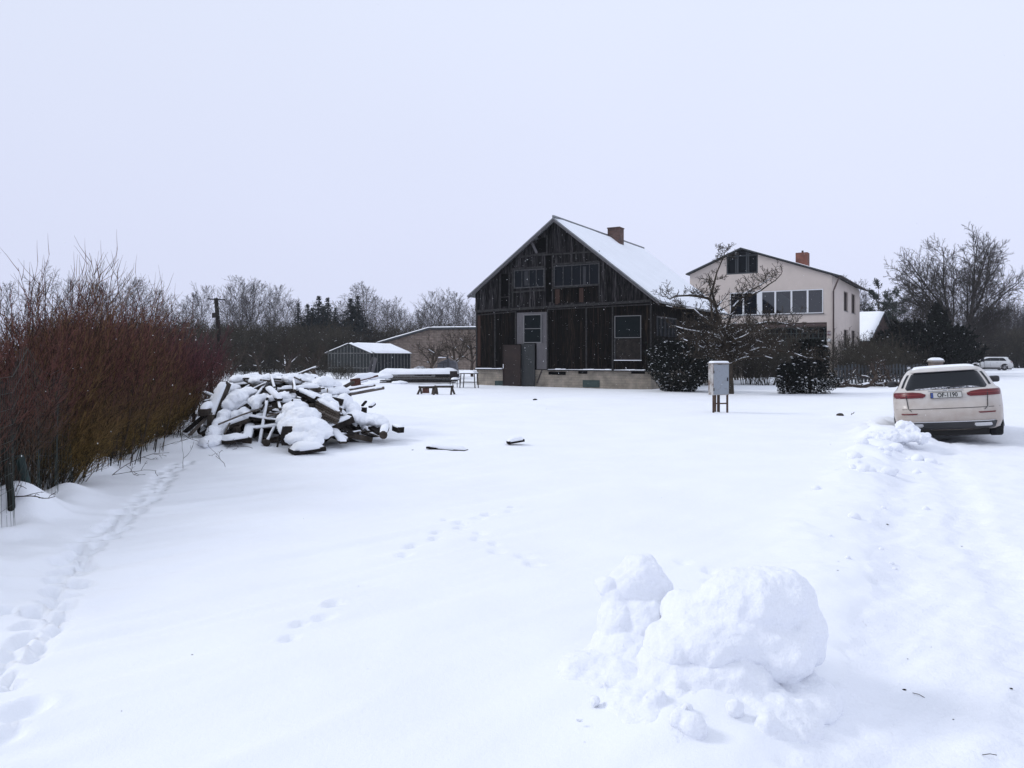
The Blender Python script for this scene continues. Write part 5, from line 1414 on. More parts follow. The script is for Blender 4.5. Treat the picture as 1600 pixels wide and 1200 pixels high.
        for y in (1.40, 2.36, 3.30): sidep("door_seam", [(.34, y, y + .012), (1.0, y + .02, y + .032)], dark, s_, .003, None, 1)
        sidep("door_handle", [(.86, 1.62, 1.80), (.885, 1.62, 1.80)], chrome, s_, .02, None, 2)
        side("sill_trim", [(1.4, .24), (3.5, .24), (3.5, .32), (1.4, .32)], dark, s_)
        MB().tube([(s_ * .60, .62, 1.46), (s_ * .62, .8, 1.475), (s_ * .62, 2.2, 1.475), (s_ * .60, 2.4, 1.45)], .014, 6).build("roof_rail", chrome, root, True)
        mrr = MB(); mrr.tube([(s_ * .80, 3.02, 1.04), (s_ * .93, 3.0, 1.07)], .03, 6); mrr.v += []; mo = mrr.build("mirror", dark, root, True)
        mb = MB().box(s_ * 1.0 - .10, s_ * 1.0 + .10, 2.93, 3.10, 1.01, 1.15); mb.build("mirror_cap", dark, mo, True, bevel=.04)
        for y in (.98, 3.92):
            sarc = [(y + .40 * math.cos(a_ * math.pi / 12), max(.2, .34 + .40 * math.sin(a_ * math.pi / 12))) for a_ in range(0, 13)]
            side("wheel_arch", [(y + .40, .2)] + sarc + [(y - .40, .2)], M['car_black'], s_, .005)
            wh = MB().tube([(s_ * .70, y, .335), (s_ * .73, y, .335), (s_ * .90, y, .335), (s_ * .925, y, .335)], [.30, .335, .335, .31], 28).build("wheel", M['tyre'], root, True)
            rm_ = MB().cyl((s_ * .915, y, .335), (1, 0, 0), .215, .04, 24); ro = rm_.build("rim", M['rim_dark'], wh)
            sp_ = MB()
            for q in range(5):
                a_ = q * 1.2566; sp_.bar((s_ * .942, y, .335), (s_ * .942, y + .205 * math.cos(a_), .335 + .205 * math.sin(a_)), .05, .02, up=(1, 0, 0))
            sp_.cyl((s_ * .94, y, .335), (1, 0, 0), .045, .02, 10)
            sp_.build("spokes", M['rim'], wh)
    patch("bumper_trim", [(.215, -.70, .70), (.24, -.76, .76), (.36, -.80, .80), (.375, -.78, .78)], dark, .018)
    patch("chrome_strip", [(.372, -.76, .76), (.388, -.77, .77)], chrome, .022)
    patch("bumper_seam", [(.640, -.87, .87), (.650, -.87, .87)], dark, .004)
    MB().box(-.66, .66, .22, 4.6, .09, .215).build("underbody_shadow", M['car_black'], root)  # underside, set low and matt black to double as the car's shadow
    patch("garnish", [(.985, -.30, .30), (1.0, -.29, .29)], chrome, .012)
    if plate:
        z0, z1 = .85, .965; y = ry(0, .9) - .03
        pb = MB().box(-.265, .265, y, y + .03, z0, z1).build("number_plate", M['car_black'], root)
        MB().box(-.257, .257, y - .004, y - .001, z0 + .008, z1 - .008).build("plate_face", M['plate_white'], pb)
        MB().box(-.256, -.215, y - .0065, y - .0045, z0 + .009, z1 - .009).build("plate_band", M['plate_blue'], pb)
        text_mesh("plate_text", plate, .118, M['car_black'], pb, .001, (.022, y - .006, (z0 + z1) / 2 - .002), sx=.80)
        # round three spoked badge
        b0 = MB(); yb = ry(0, 1.04) - .02
        c = (0, ry(0, 1.005) - .02, 1.018)
        b0.tube([(c[0] + .036 * math.cos(i * math.pi / 8), c[1] + .0, c[2] + .036 * math.sin(i * math.pi / 8)) for i in range(17)], .005, 5)
        for i in range(3):
            a_ = math.pi / 2 + i * 2.0944; b0.bar((c[0], c[1], c[2]), (c[0] + .034 * math.cos(a_), c[1], c[2] + .034 * math.sin(a_)), .008, .008)
        b0.build("badge", chrome, root)
        lt = MB()
        for i in range(8): lt.box(-.62 + i * .022, -.62 + i * .022 + .015, ry(-.6, .965) - .012, ry(-.6, .965) - .002, .995 - .0, 1.005)
        MB().bar((.0, ry(0, 1.05) - .03, 1.045), (.32, ry(.3, 1.06) - .035, 1.075), .02, .02).build("wiper", dark, root)
    # snow on roof, ledges
    Ls = [q for q in lv if q[0] >= 1.36]
    sr = []
    for z, w, yr, yf_, Rr, Rf in Ls: sr.append((z, w, yr, yf_))
    V = []; Fq = []; nu, nv = 17, 22
    for j in range(nv):
        for i in range(nu):
            u = -1 + 2 * i / (nu - 1); v = j / (nv - 1)
            x = u * (.60 - .03 * abs(v - .4)); y = .54 + v * 1.95 + .05 * u * u
            e_ = min(1 - abs(u), v * 1.2 + .0, (1 - v)) 
            z = 1.442 + .014 * (1 - u * u) + .024 * min(1, e_ * 5) ** .5 + .006 * float(fbm(x * 3, y * 3, 5, 2)) - (.06 if v in (0, 1) or abs(u) == 1 else 0)
            V.append((x, y, z))
    for j in range(nv - 1):
        for i in range(nu - 1): k_ = j * nu + i; Fq.append((k_, k_ + 1, k_ + nu + 1, k_ + nu))
    np_mesh("roof_snow", V, Fq, M['snow'], root, True)
    if detail:
        patch("window_pale_gradient", [(1.025, -.60, .60), (1.05, -.45, .52), (1.065, -.1, .35)], M['pale_mottle'], .012)  # pale patch added as a lighter gradient, painting a reflection on the glass
    if door_open:
        dd = MB().bar((-.93, 3.0, .62), (-1.55, 3.45, .62), .05, .62, up=(0, 0, 1)).build("door", paint, root)
        MB().bar((-.88, 3.0, 1.15), (-1.45, 3.42, 1.15), .03, .42).build("door_glass", glass, dd)
        MB().bar((-.955, 2.98, .75), (-.955, 3.05, .75), .05, 1.1, up=(0, 0, 1)).build("door_gap", M['car_black'], root)
    tag(root, label, "car")
    return root
def simple(name, col, rough, metal=0.0, coat=0.0, em=None):
    m, n, l, b = mat_new(name); b.inputs["Base Color"].default_value = (*col, 1); b.inputs["Roughness"].default_value = rough; b.inputs["Metallic"].default_value = metal
    b.inputs["Coat Weight"].default_value = coat; return m
M['car_glass'] = glass_mat("tinted_car_glass", (0.006, 0.008, 0.011), 0.08, 0.3)
M['car_trim'] = simple("black_trim", (0.018, 0.018, 0.02), .5)
M['car_black'] = simple("matt_black", (0.006, 0.006, 0.006), .8)
M['car_red'] = simple("red_lens", (0.11, 0.003, 0.006), .3)
M['car_red2'] = simple("bright_red_lens", (0.28, 0.04, 0.04), .35)
M['car_chrome'] = simple("chrome", (0.55, 0.55, 0.56), .25, 1.0)
M['tyre'] = mat("tyre_rubber", (0.022, 0.022, 0.023), .85, scale=30)
M['rim'] = simple("alloy", (0.32, 0.32, 0.33), .4, .8)
M['rim_dark'] = simple("dark_wheel_centre", (0.03, 0.03, 0.03), .7)
M['plate_white'] = simple("plate_white", (0.50, 0.49, 0.46), .5)
M['plate_blue'] = simple("plate_blue", (0.03, 0.06, 0.22), .5)
M['pale_mottle'] = mat("dusted_snow_and_gradient", (0.62, 0.63, 0.66), .8, scale=20, col2=(0.10, 0.10, 0.11), thresh=(.45, .6))  # snow dusting on the mound, painted lighter gradient on the rear glass
def dirty_paint(name, col, dirt, zt):
    m, n, l, b = mat_new(name); b.inputs["Roughness"].default_value = .35; b.inputs["Coat Weight"].default_value = .25
    t = n.new("ShaderNodeTexCoord"); s_ = n.new("ShaderNodeSeparateXYZ"); l.new(t.outputs["Object"], s_.inputs[0])
    nz = n.new("ShaderNodeTexNoise"); nz.inputs["Scale"].default_value = 5; nz.inputs["Detail"].default_value = 8; l.new(t.outputs["Object"], nz.inputs["Vector"])
    mr_ = n.new("ShaderNodeMapRange"); mr_.inputs[1].default_value = zt; mr_.inputs[2].default_value = .35; l.new(s_.outputs[2], mr_.inputs[0])
    mu = n.new("ShaderNodeMath"); mu.operation = 'MULTIPLY_ADD'; mu.inputs[1].default_value = .8; mu.inputs[2].default_value = -.32
    l.new(nz.outputs["Fac"], mu.inputs[0]); ad = n.new("ShaderNodeMath"); ad.operation = 'ADD'; ad.use_clamp = True
    l.new(mu.outputs[0], ad.inputs[0]); m3 = n.new("ShaderNodeMath"); m3.operation = 'MULTIPLY'; m3.inputs[1].default_value = .85; l.new(mr_.outputs[0], m3.inputs[0]); l.new(m3.outputs[0], ad.inputs[1])
    mx = n.new("ShaderNodeMix"); mx.data_type = 'RGBA'; l.new(ad.outputs[0], mx.inputs["Factor"]); mx.inputs["A"].default_value = (*col, 1); mx.inputs["B"].default_value = (*dirt, 1)
    l.new(mx.outputs["Result"], b.inputs["Base Color"]); return m
M['paint_near'] = dirty_paint("road_dirtied_white_paint", (0.60, 0.575, 0.545), (0.36, 0.30, 0.255), 1.25)
M['paint_far'] = dirty_paint("white_paint", (0.62, 0.63, 0.63), (0.42, 0.41, 0.40), .9)
make_car("estate_car", M['paint_near'], (8.33, 14.35, .0), R(-28.5), R(-4.6), "dirty white estate car with snow on its roof, parked tail towards the viewer", True, "OF-1190").scale = (1, 1, .965)
p = at(1581, 556, 84)
make_car("estate_car", M['paint_far'], (p.x, p.y, .02), R(74), 0, "distant white estate car seen from the side with its front door open", False, None, True)

# ------------------------------------------------------------------ snow lumps (voxel-blended)
tex = bpy.data.textures.new("lump_noise", 'CLOUDS'); tex.noise_scale = 0.16; tex.noise_depth = 3
texf = bpy.data.textures.new("crumb_noise", 'CLOUDS'); texf.noise_scale = 0.045; texf.noise_depth = 3
texr = bpy.data.textures.new("facet_noise", 'VORONOI'); texr.noise_scale = 0.11
def snow_lumps(name, balls, vox, parent=None, disp=0.04, fine=0.012, mt=None, smooth=3, facet=0.0):
    bm = bmesh.new()
    for (c, r) in balls:
        rr = r if isinstance(r, (tuple, list)) else (r, r, r)
        mtx = Matrix.Translation(c) @ Matrix.Diagonal((rr[0], rr[1], rr[2], 1))
        bmesh.ops.create_icosphere(bm, subdivisions=3, radius=1, matrix=mtx)
    me = bpy.data.meshes.new(name); bm.to_mesh(me); bm.free(); me.materials.append(mt or M['heap_snow'])
    o = link(name, me, parent)
    m_ = o.modifiers.new("blend", 'REMESH'); m_.mode = 'VOXEL'; m_.voxel_size = vox; m_.use_smooth_shade = True
    m_ = o.modifiers.new("soften", 'SMOOTH'); m_.iterations = smooth; m_.factor = .7
    if facet:
        m_ = o.modifiers.new("facets", 'DISPLACE'); m_.texture = texr; m_.strength = facet; m_.mid_level = .4; m_.texture_coords = 'GLOBAL'
    if disp:
        m_ = o.modifiers.new("lumps", 'DISPLACE'); m_.texture = tex; m_.strength = disp; m_.mid_level = .5; m_.texture_coords = 'GLOBAL'
    if fine:
        m_ = o.modifiers.new("crumbs", 'DISPLACE'); m_.texture = texf; m_.strength = fine; m_.mid_level = .5; m_.texture_coords = 'GLOBAL'
    return o
def ball(px, py, Y, rx, rz, ry): return (at(px, py, Y), (rx * Y / F, ry, rz * Y / F))
hL = [ball(1003, 893, 4.1, 30, 26, .12), ball(985, 915, 4.1, 36, 30, .15), ball(1020, 925, 4.1, 30, 38, .14), ball(947, 914, 4.05, 15, 13, .06), ball(962, 935, 4.05, 24, 24, .1),
      ball(965, 970, 4.0, 32, 38, .14), ball(1005, 970, 4.0, 44, 42, .18), ball(985, 1015, 3.95, 62, 40, .24), ball(975, 1060, 3.8, 95, 42, .34), ball(990, 1082, 3.65, 46, 38, .2), ball(938, 1092, 3.6, 28, 24, .14), ball(1030, 1085, 3.62, 30, 30, .16), ball(910, 1050, 3.8, 40, 26, .2)]
o = snow_lumps("snow_lump", hL, .012, None, .065, .016, facet=.02)
tag(o, "upright jagged lump of ploughed snow, left of the rounded block in the foreground", "snow pile")
hR = [ball(1075, 960, 3.8, 44, 34, .2), ball(1100, 1000, 3.65, 70, 44, .24), ball(1050, 1010, 3.65, 40, 38, .2), ball(1170, 945, 3.75, 82, 52, .24), ball(1205, 940, 3.8, 70, 56, .22), ball(1240, 985, 3.75, 48, 62, .2), ball(1190, 905, 3.8, 40, 20, .12), ball(1150, 990, 3.7, 95, 48, .26), ball(1085, 985, 3.7, 50, 40, .18), ball(1066, 990, 3.7, 34, 34, .14),
      ball(1120, 960, 3.75, 55, 36, .2), ball(1205, 1015, 3.65, 66, 46, .22), ball(1215, 1055, 3.62, 38, 30, .15)]
o = snow_lumps("snow_lump", hR, .012, None, .06, .016, facet=.012)
tag(o, "large rounded block of ploughed snow, right half of the foreground heap", "snow pile")
hB = [ball(1075, 1045, 3.62, 80, 42, .26), ball(1130, 1045, 3.6, 75, 44, .26), ball(1170, 1075, 3.58, 55, 34, .24), ball(1040, 1070, 3.6, 40, 34, .2), ball(1100, 1095, 3.5, 115, 40, .34), ball(1010, 1135, 3.35, 40, 26, .16), ball(1060, 1110, 3.4, 34, 30, .14), ball(1040, 1120, 3.4, 110, 46, .36), ball(1180, 1120, 3.4, 95, 44, .34), ball(1080, 1165, 3.2, 120, 40, .3), ball(1240, 1080, 3.6, 60, 34, .3), ball(985, 1140, 3.4, 80, 30, .3), ball(1000, 1105, 3.55, 36, 26, .16), ball(935, 1115, 3.5, 26, 20, .12)]
rc = random.Random(8)
for i in range(34):
    px = rc.gauss(1080, 105); py = rc.uniform(1040, 1190); g = gnd(px, py); q = rc.choice((.012, .016, .02, .03, .045)); hB.append(((g.x, g.y, hgt(g.x, g.y) + q * .3 + .02), (q, q * rc.uniform(.7, 1), q * rc.uniform(.6, 1))))
o = snow_lumps("snow_lump", hB, .014, None, .07, .018, facet=.010, smooth=6)
tag(o, "low spread of loose snow at the foot of the foreground lumps", "snow pile")
# clods on the ploughed bank behind the car
r_ = random.Random(31)
o = snow_lumps("snow_clod", [ball(1413, 668, 13.4, 12, 10, .14), ball(1422, 674, 13.3, 12, 10, .15), ball(1398, 682, 13.3, 30, 10, .3), ball(1436, 683, 13.1, 14, 8, .2), ball(1378, 684, 13.4, 26, 7, .3)], .018, None, .10, .04, facet=.07)
tag(o, "biggest broken snow clod, right behind the estate car's left corner", "snow clod")
for i in range(30):
    y = r_.uniform(5.0, 13.2); s_ = r_.choice((.4, .4, .5, .6, .9)) * .11 * (.6 + .6 * sst(6, 12, y)); x = float(road_edge(y)) + r_.gauss(-.12, .28)
    if i < 5: y = 12.4 + r_.uniform(-.5, .5); x = 6.35 + r_.uniform(-.4, .3); s_ = r_.uniform(.06, .12)
    z = hgt(x, y)
    o = snow_lumps("snow_clod", [((x, y, z + s_ * .2), (s_, s_ * .8, s_ * .7)), ((x + s_ * .5, y, z + s_ * .1), s_ * .6)], max(.012, s_ * .16), None, s_ * .5, 0)
    tag(o, "small broken clod of snow on the bank beside the ruts", "snow clod", "small snow clods along the ploughed bank")

# ------------------------------------------------------------------ timber heap
def cap_mesh(L, w, t, seed, mt=None, end=.06):
    nu, nv = max(8, int(L / .07)), 7; V = []
    for i in range(nu + 1):
        u = i / nu; x = -L / 2 + L * u; e_ = min(u, 1 - u) * L; k_ = min(1, e_ / (t * 1.1)) ** .5
        th = t * (.75 + .5 * float(vn(x * 4 + seed * 3.1, seed, 3))) * k_
        ww = w * (.92 + .25 * float(vn(x * 3 + seed, seed + 9, 4))) * (.75 + .25 * k_)
        for j in range(nv + 1):
            a = math.pi * j / nv; V.append((x, -math.cos(a) * ww / 2, math.sin(a) ** .75 * th - .012 * (1 if j in (0, nv) else 0)))
    Fq = []
    st = nv + 1
    for i in range(nu):
        for j in range(nv): Fq.append((i * st + j, i * st + j + 1, (i + 1) * st + j + 1, (i + 1) * st + j))
        Fq.append((i * st, (i + 1) * st, (i + 1) * st + nv, i * st + nv))
    return V, Fq
protoT = []
def timber(kind, L, w, h, mt, seed, snow=True, t=.07):
    root = empty({'log': "log", 'plank': "plank", 'beam': "beam"}[kind])
    if kind == 'log':
        r0 = w / 2; m_ = MB().tube([(-L / 2, 0, 0), (-L * .2, .02, .01), (L * .2, -.01, 0), (L / 2, 0, .02)], [r0, r0 * .95, r0 * .9, r0 * .8], 10); m_.build("wood", mt, root); top = r0 * .75; ww = w * .95
    else:
        MB().box(-L / 2, L / 2, -w / 2, w / 2, -h / 2, h / 2).build("wood", mt, root, bevel=.006); top = h / 2; ww = w
    if snow:
        V, Fq = cap_mesh(L * .97, ww, t, seed); V = [(x, y, z + top) for x, y, z in V]; np_mesh("snow_cap", V, Fq, M['snow'], root, True)
    return root
KT = [('plank', 1.6, .15, .035, 'timber'), ('beam', 1.5, .12, .12, 'timber_dark'), ('log', 1.3, .13, 0, 'timber'), ('plank', 1.1, .18, .03, 'timber_dark'), ('log', .9, .16, 0, 'timber_dark'), ('beam', 1.2, .09, .09, 'timber'), ('plank', 1.9, .12, .03, 'timber_pale')]
protoS = [timber(k_[0], k_[1], k_[2], k_[3], M[k_[4]], i, True, .034 + .016 * (i % 3)) for i, k_ in enumerate(KT)]
protoN = [timber(k_[0], k_[1], k_[2], k_[3], M[k_[4]], i, False) for i, k_ in enumerate(KT)]
def heap_h(x, y):
    # ridge of the heap runs left to right, dropping to the right
    k = (x + .0) / y * 15.0
    a = max(0, 1 - abs((k + 4.52) / 1.52) ** 2.8); b = max(0, 1 - abs((y - 15.2) / 1.75) ** 2.2)
    return 1.14 * a ** .6 * b ** .7 * (1.0 - .16 * max(0, k + 4.3))
r_ = random.Random(12)
WG = "old timbers in the snowy heap"
def put(protos, i, loc, rz, tilt, roll, lab, group=WG, sc_=1.0):
    o = protos[i % len(protos)]
    if o.name in used: o = copy_tree(o)
    used.add(o.name); o.location = loc; o.rotation_mode = 'XYZ'; o.rotation_euler = (roll, tilt, rz); o.scale = (sc_, 1, 1)
    tag(o, lab, {'plank': 'plank', 'beam': 'beam', 'log': 'log'}[o.name.split('.')[0]], group); return o
for i in range(78):                                       # buried lower layers
    for _ in range(40):
        x = r_.uniform(-5.75, -2.7); y = r_.uniform(13.6, 16.7); hh = heap_h(x, y)
        if hh > .25: break
    z = r_.uniform(.05, .78) * hh
    put(protoN, i, (x, y, z), r_.gauss(0, .55) + (1.57 if r_.random() < .22 else 0), r_.gauss(0, .14), r_.uniform(-.3, .3), "bare dark timber deep inside the snowy heap", "bare timbers inside the heap", r_.uniform(.5, .95))
for i in range(66):
    for _ in range(60):
        x = r_.uniform(-5.7, -2.8); y = r_.uniform(13.3, 16.6); hh = heap_h(x, y)
        if hh > .22: break
    gx = (heap_h(x + .1, y) - heap_h(x - .1, y)) / .2
    rz_ = r_.gauss(0, .42) + (1.57 if r_.random() < .18 else 0)
    tl = -math.atan((heap_h(x + .15 * math.cos(rz_), y + .15 * math.sin(rz_)) - heap_h(x - .15 * math.cos(rz_), y - .15 * math.sin(rz_))) / .3) * .75
    put(protoS if r_.random() < .62 else protoN, i, (x, y, hh - .04 + r_.uniform(-.08, .05)), rz_, tl + r_.gauss(0, .1), r_.gauss(0, .12), "old timber lying on the outside of the snowy heap", WG, r_.uniform(.4, .85))
protoK = [timber('log', 1.5, .05, 0, M['timber'], 31, True, .022), timber('log', 1.2, .035, 0, M['timber_dark'], 32, False), timber('log', 1.0, .06, 0, M['timber_dark'], 33, True, .03), timber('log', 1.7, .03, 0, M['timber_pale'], 34, False)]
for i in range(64):
    for _ in range(60):
        x = r_.uniform(-5.6, -2.9); y = r_.uniform(13.2, 16.3); hh = heap_h(x, y)
        if hh > .15: break
    rz_ = r_.gauss(0, .7) + (1.57 if r_.random() < .3 else 0)
    tl = -math.atan((heap_h(x + .2 * math.cos(rz_), y + .2 * math.sin(rz_)) - heap_h(x - .2 * math.cos(rz_), y - .2 * math.sin(rz_))) / .4) * .8
    put(protoK, i, (x, y, hh + r_.uniform(-.10, .06)), rz_, tl + r_.gauss(0, .16), r_.gauss(0, .1), "thin stick tangled among the old timbers of the snowy heap", "thin sticks in the heap", r_.uniform(.5, 1.0))
# named pieces seen clearly
def piece(kind, a, b, w, h, mt, lab, snow=.0, cat=None):
    a = Vector(a); b = Vector(b); c = (a + b) / 2; d = b - a; L = d.length
    o = timber(kind, L, w, h, M[mt], int(a.x * 10), snow > 0, snow or .05)
    o.location = c; o.rotation_euler = (0, -math.asin(max(-1, min(1, d.z / L))), math.atan2(d.y, d.x)); tag(o, lab, cat or kind); return o
piece('beam', at(326, 668, 13.7), at(353, 598, 14.1), .16, .14, 'timber', "broad dark beam leaning upright at the left end of the timber heap", .05)
piece('beam', at(317, 645, 13.5), at(352, 632, 14.9), .17, .13, 'timber', "stub of square beam poking out left below the upright beam", .09)
piece('beam', at(330, 648, 13.5), at(327, 676, 13.5), .09, .09, 'timber', "short post under the square stub at the heap's left end")
piece('plank', at(289, 675, 13.4), at(327, 643, 13.9), .10, .04, 'timber_dark', "dark lath slanting down to the hedge from the heap, the lower of two")
piece('plank', at(296, 680, 13.2), at(330, 645, 13.7), .07, .03, 'timber_pale', "pale lath slanting down to the hedge from the heap, the upper of two")
piece('plank', at(316, 613, 14.8), at(345, 625, 14.8), .07, .05, 'timber_pale', "stick pointing up left out of the heap above the beam stub", .03)
piece('plank', at(318, 628, 14.6), at(345, 624, 14.8), .05, .04, 'timber', "thin stick just below the upward pointing stick", .02)
piece('plank', at(381, 594, 14.6), at(418, 616, 14.4), .04, .03, 'timber', "thin dark lath lying diagonally on the snow atop the heap's left half")
piece('plank', at(417, 607, 14.2), at(437, 625, 13.9), .13, .05, 'timber_dark', "snow topped board sliding off the middle of the heap", .06)
piece('plank', at(470, 601, 14.8), at(524, 605, 15.2), .10, .03, 'timber_dark', "narrow dark board under the snow on the heap's right shoulder", .04)
piece('beam', at(500, 616, 14.8), at(546, 618, 15.4), .13, .08, 'timber_dark', "snow covered beam reaching to the heap's right end", .10)
piece('plank', at(543, 616, 15.2), at(597, 606, 15.9), .16, .06, 'timber_pale', "long grey plank sticking out right, lowest of the jutting planks", .02)
piece('plank', at(543, 609, 15.5), at(583, 602, 16.2), .14, .04, 'timber_pale', "shorter grey plank jutting out just above the lowest one", .03)
piece('plank', at(532, 608, 15.8), at(552, 597, 16.4), .08, .05, 'timber', "short dark stick rising right from the heap's end")
piece('plank', at(552, 596, 17.5), at(588, 587, 18.0), .16, .04, 'timber_red', "reddish plank at the top of the jutting planks, under snow", .10)
piece('beam', at(549, 598, 16.8), at(562, 596, 16.9), .14, .16, 'timber_red', "red brown timber end where the jutting planks meet")
for i in range(6):
    piece('plank', at(497 - i * 1.5, 626 + i * 4.0, 14.0 - .04 * i), at(530 - i * .5, 644 + i * 3.6, 13.75 - .04 * i), .09, .03, ('timber_pale', 'timber', 'timber')[i % 3], "plank number %s from the top in the slanting bundle on the heap's right front" % ("one", "two", "three", "four", "five", "six")[i], .05 if i == 0 else 0)
piece('log', at(386, 690, 13.2), at(391, 668, 13.9), .17, .1, 'timber', "round log end facing the viewer in the dark hollow of the heap", .06)
piece('plank', at(395, 642, 13.9), at(436, 640, 14.1), .12, .05, 'timber', "level snow covered plank in the middle of the heap, upper of a pair", .08)
piece('plank', at(395, 655, 13.8), at(436, 652, 14.0), .12, .05, 'timber', "level snow covered plank in the middle of the heap, lower of a pair", .08)
piece('plank', at(320, 711, 12.7), at(342, 680, 13.5), .22, .05, 'timber_dark', "wide snow topped board sliding to the ground at the heap's front left", .07)
piece('plank', at(345, 690, 12.9), at(382, 684, 13.2), .50, .05, 'timber_dark', "broad dark panel under snow at the heap's lower left front", .09)
piece('plank', at(455, 706, 12.35), at(504, 699, 12.6), .46, .07, 'timber_dark', "broad panel under a snow slab at the very front of the heap", .10)
piece('beam', at(448, 690, 12.7), at(452, 672, 12.9), .20, .20, 'timber_dark', "dark block upright beneath the front snow slab")
piece('plank', at(582, 672, 14.2), at(598, 664, 14.5), .12, .07, 'timber_pale', "pale board end in the small stack right of the heap", .04)
piece('log', at(599, 680, 13.7), at(603, 666, 14.5), .15, .1, 'timber', "brown log end in the small stack right of the heap", .05)
piece('plank', at(580, 668, 14.2), at(596, 678, 13.9), .14, .05, 'timber_dark', "dark board beneath the small stack right of the heap")
piece('beam', at(617, 668, 14.4), at(627, 672, 14.2), .13, .11, 'timber_dark', "dark square block alone in the snow right of the small stack", .03)
piece('plank', at(670, 702.5, 13.2) + Vector((0, -.1, .055)), at(729, 707.5, 12.9) + Vector((0, -.1, .045)), .16, .035, 'timber_dark', "long dark plank edge just showing from the snow in the yard", .07)
piece('plank', at(793, 696, 13.7) + Vector((0, 0, .05)), at(818, 692.5, 13.8) + Vector((0, 0, .06)), .14, .05, 'timber_dark', "short plank end poking from the snow in mid yard", .05)
piece('plank', at(566, 634, 17.5), at(572, 627, 17.7), .06, .04, 'timber_dark', "small upright stick in the snow behind the heap's right end")
piece('plank', at(578, 636, 17.2), at(585, 631, 17.4), .08, .05, 'timber_dark', "short stub in the snow right of the small upright stick", .03)
# snow drifted over the heap
def lump(balls, lab, vox=.022, disp=.05, fine=.035, name="snow_mound"):
    balls = [(c, tuple(q * .92 for q in r)) for c, r in balls]
    o = snow_lumps(name, balls, vox, None, disp * 1.5, fine, M['snow'], smooth=4, facet=.03); tag(o, lab, "snow drift"); return o
tb = []
for i in range(20):
    t = i / 19; px = 372 + 150 * t; py = 593.5 + 2.0 * math.sin(i * 1.7) + 8 * max(0, t - .72) / .28; tb.append(ball(px, py, 15.4 + .3 * math.sin(i), 11 + 3 * math.sin(i * 2.3), 8.5 + 1.5 * math.sin(i * 3.1), .42))
lump(tb, "long thick snow blanket along the top of the timber heap")
lump([ball(348, 612, 14.4, 12, 9, .25), ball(362, 607, 14.6, 14, 9, .25), ball(340, 625, 14.2, 10, 12, .2), ball(372, 622, 14.1, 17, 14, .3), ball(362, 632, 14.0, 15, 11, .25), ball(388, 612, 14.3, 17, 7, .25)], "puffy snow lumps on the heap's left shoulder", disp=.06)
lump([ball(400, 626, 14.0, 13, 9, .22), ball(412, 622, 14.1, 12, 8, .2), ball(430, 621, 14.1, 18, 7, .2), ball(447, 620, 14.2, 18, 8, .22), ball(402, 634, 13.9, 7, 8, .14)], "snow lumps across the middle of the heap", disp=.06)
lump([ball(368, 650, 13.8, 8, 10, .16), ball(381, 644, 13.85, 8, 9, .15), ball(386, 648, 13.8, 8, 8, .14)], "small snow lumps on the blocks over the dark hollow", disp=.04)
lump([ball(462, 640, 13.9, 22, 14, .35), ball(474, 652, 13.6, 30, 17, .4), ball(455, 664, 13.3, 22, 15, .35), ball(482, 668, 13.2, 34, 16, .5), ball(470, 684, 12.85, 26, 12, .4), ball(488, 690, 12.7, 18, 9, .35), ball(500, 676, 13.1, 20, 10, .5), ball(445, 672, 13.1, 9, 10, .2), ball(440, 655, 13.6, 10, 8, .2)], "large smooth drift pouring down the front middle of the heap", disp=.05)
lump([ball(514, 612, 14.9, 18, 7, .25), ball(532, 611, 15.1, 16, 7, .25), ball(500, 610, 14.8, 14, 7, .2), ball(488, 606, 14.8, 12, 6, .2)], "snow lumps on the beam at the heap's right shoulder", disp=.05)
lump([ball(538, 628, 14.7, 14, 14, .3), ball(552, 640, 14.6, 12, 12, .3), ball(556, 652, 14.3, 18, 10, .4), ball(540, 658, 14.0, 9, 6, .2), ball(575, 655, 14.5, 26, 9, .5), ball(592, 660, 14.4, 16, 8, .3)], "drift of snow at the right end of the timber heap", disp=.05)
lump([ball(510, 628, 14.2, 14, 9, .2), ball(520, 636, 14.0, 10, 9, .18), ball(508, 620, 14.4, 12, 6, .2)], "snow hanging over the slanting plank bundle", disp=.04)
lump([ball(345, 665, 13.6, 14, 15, .3), ball(335, 676, 13.3, 12, 12, .25), ball(352, 650, 13.8, 12, 12, .25), ball(330, 690, 12.9, 18, 9, .35)], "snow filling the gap below the upright beam", disp=.05)

# ------------------------------------------------------------------ stacked lumber, sawhorses, odds and ends near the house
def lumber():
    Y = 43; x0 = at(592, 556, Y).x; x1 = at(716, 556, Y).x; zt = hfor(583, Y); r2 = random.Random(3)
    n = 6
    for lay in range(n):
        for row in range(3):
            a = x0 + r2.uniform(-.1, .5) + (.15 * lay if row == 0 else 0); b = x1 + r2.uniform(-.5, .05); z = .04 + (zt - .1) * lay / n + .04
            o = MB().box(a, b, Y + row * .36, Y + row * .36 + .30, z, z + (zt - .1) / n - .035).build("stacked_board", M['timber_dark' if (lay + row) % 3 else 'timber'])
            tag(o, "long dark board in the snow covered lumber stack left of the timber house", "board", "boards of the lumber stack")
    o = snow_sheet("snow_blanket", (x0 - .05, Y - .12, zt - .08), (x1 + .0, Y - .12, zt - .05), (x1, Y + 1.2, zt - .05), (x0 - .05, Y + 1.2, zt - .08), .30, None, n=(60, 12), seed=21, ragged=.14, amp=.14)
    tag(o, "thick snow blanket on top of the lumber stack", "snow drift")
    lump([ball(600, 588, 42, 16, 4.5, .6), ball(576, 590, 41, 20, 4, .7), ball(560, 594, 40, 18, 4, .7), ball(625, 598, 41, 14, 3, .5)], "snow drift tapering down left from the lumber stack", .05)
lumber()
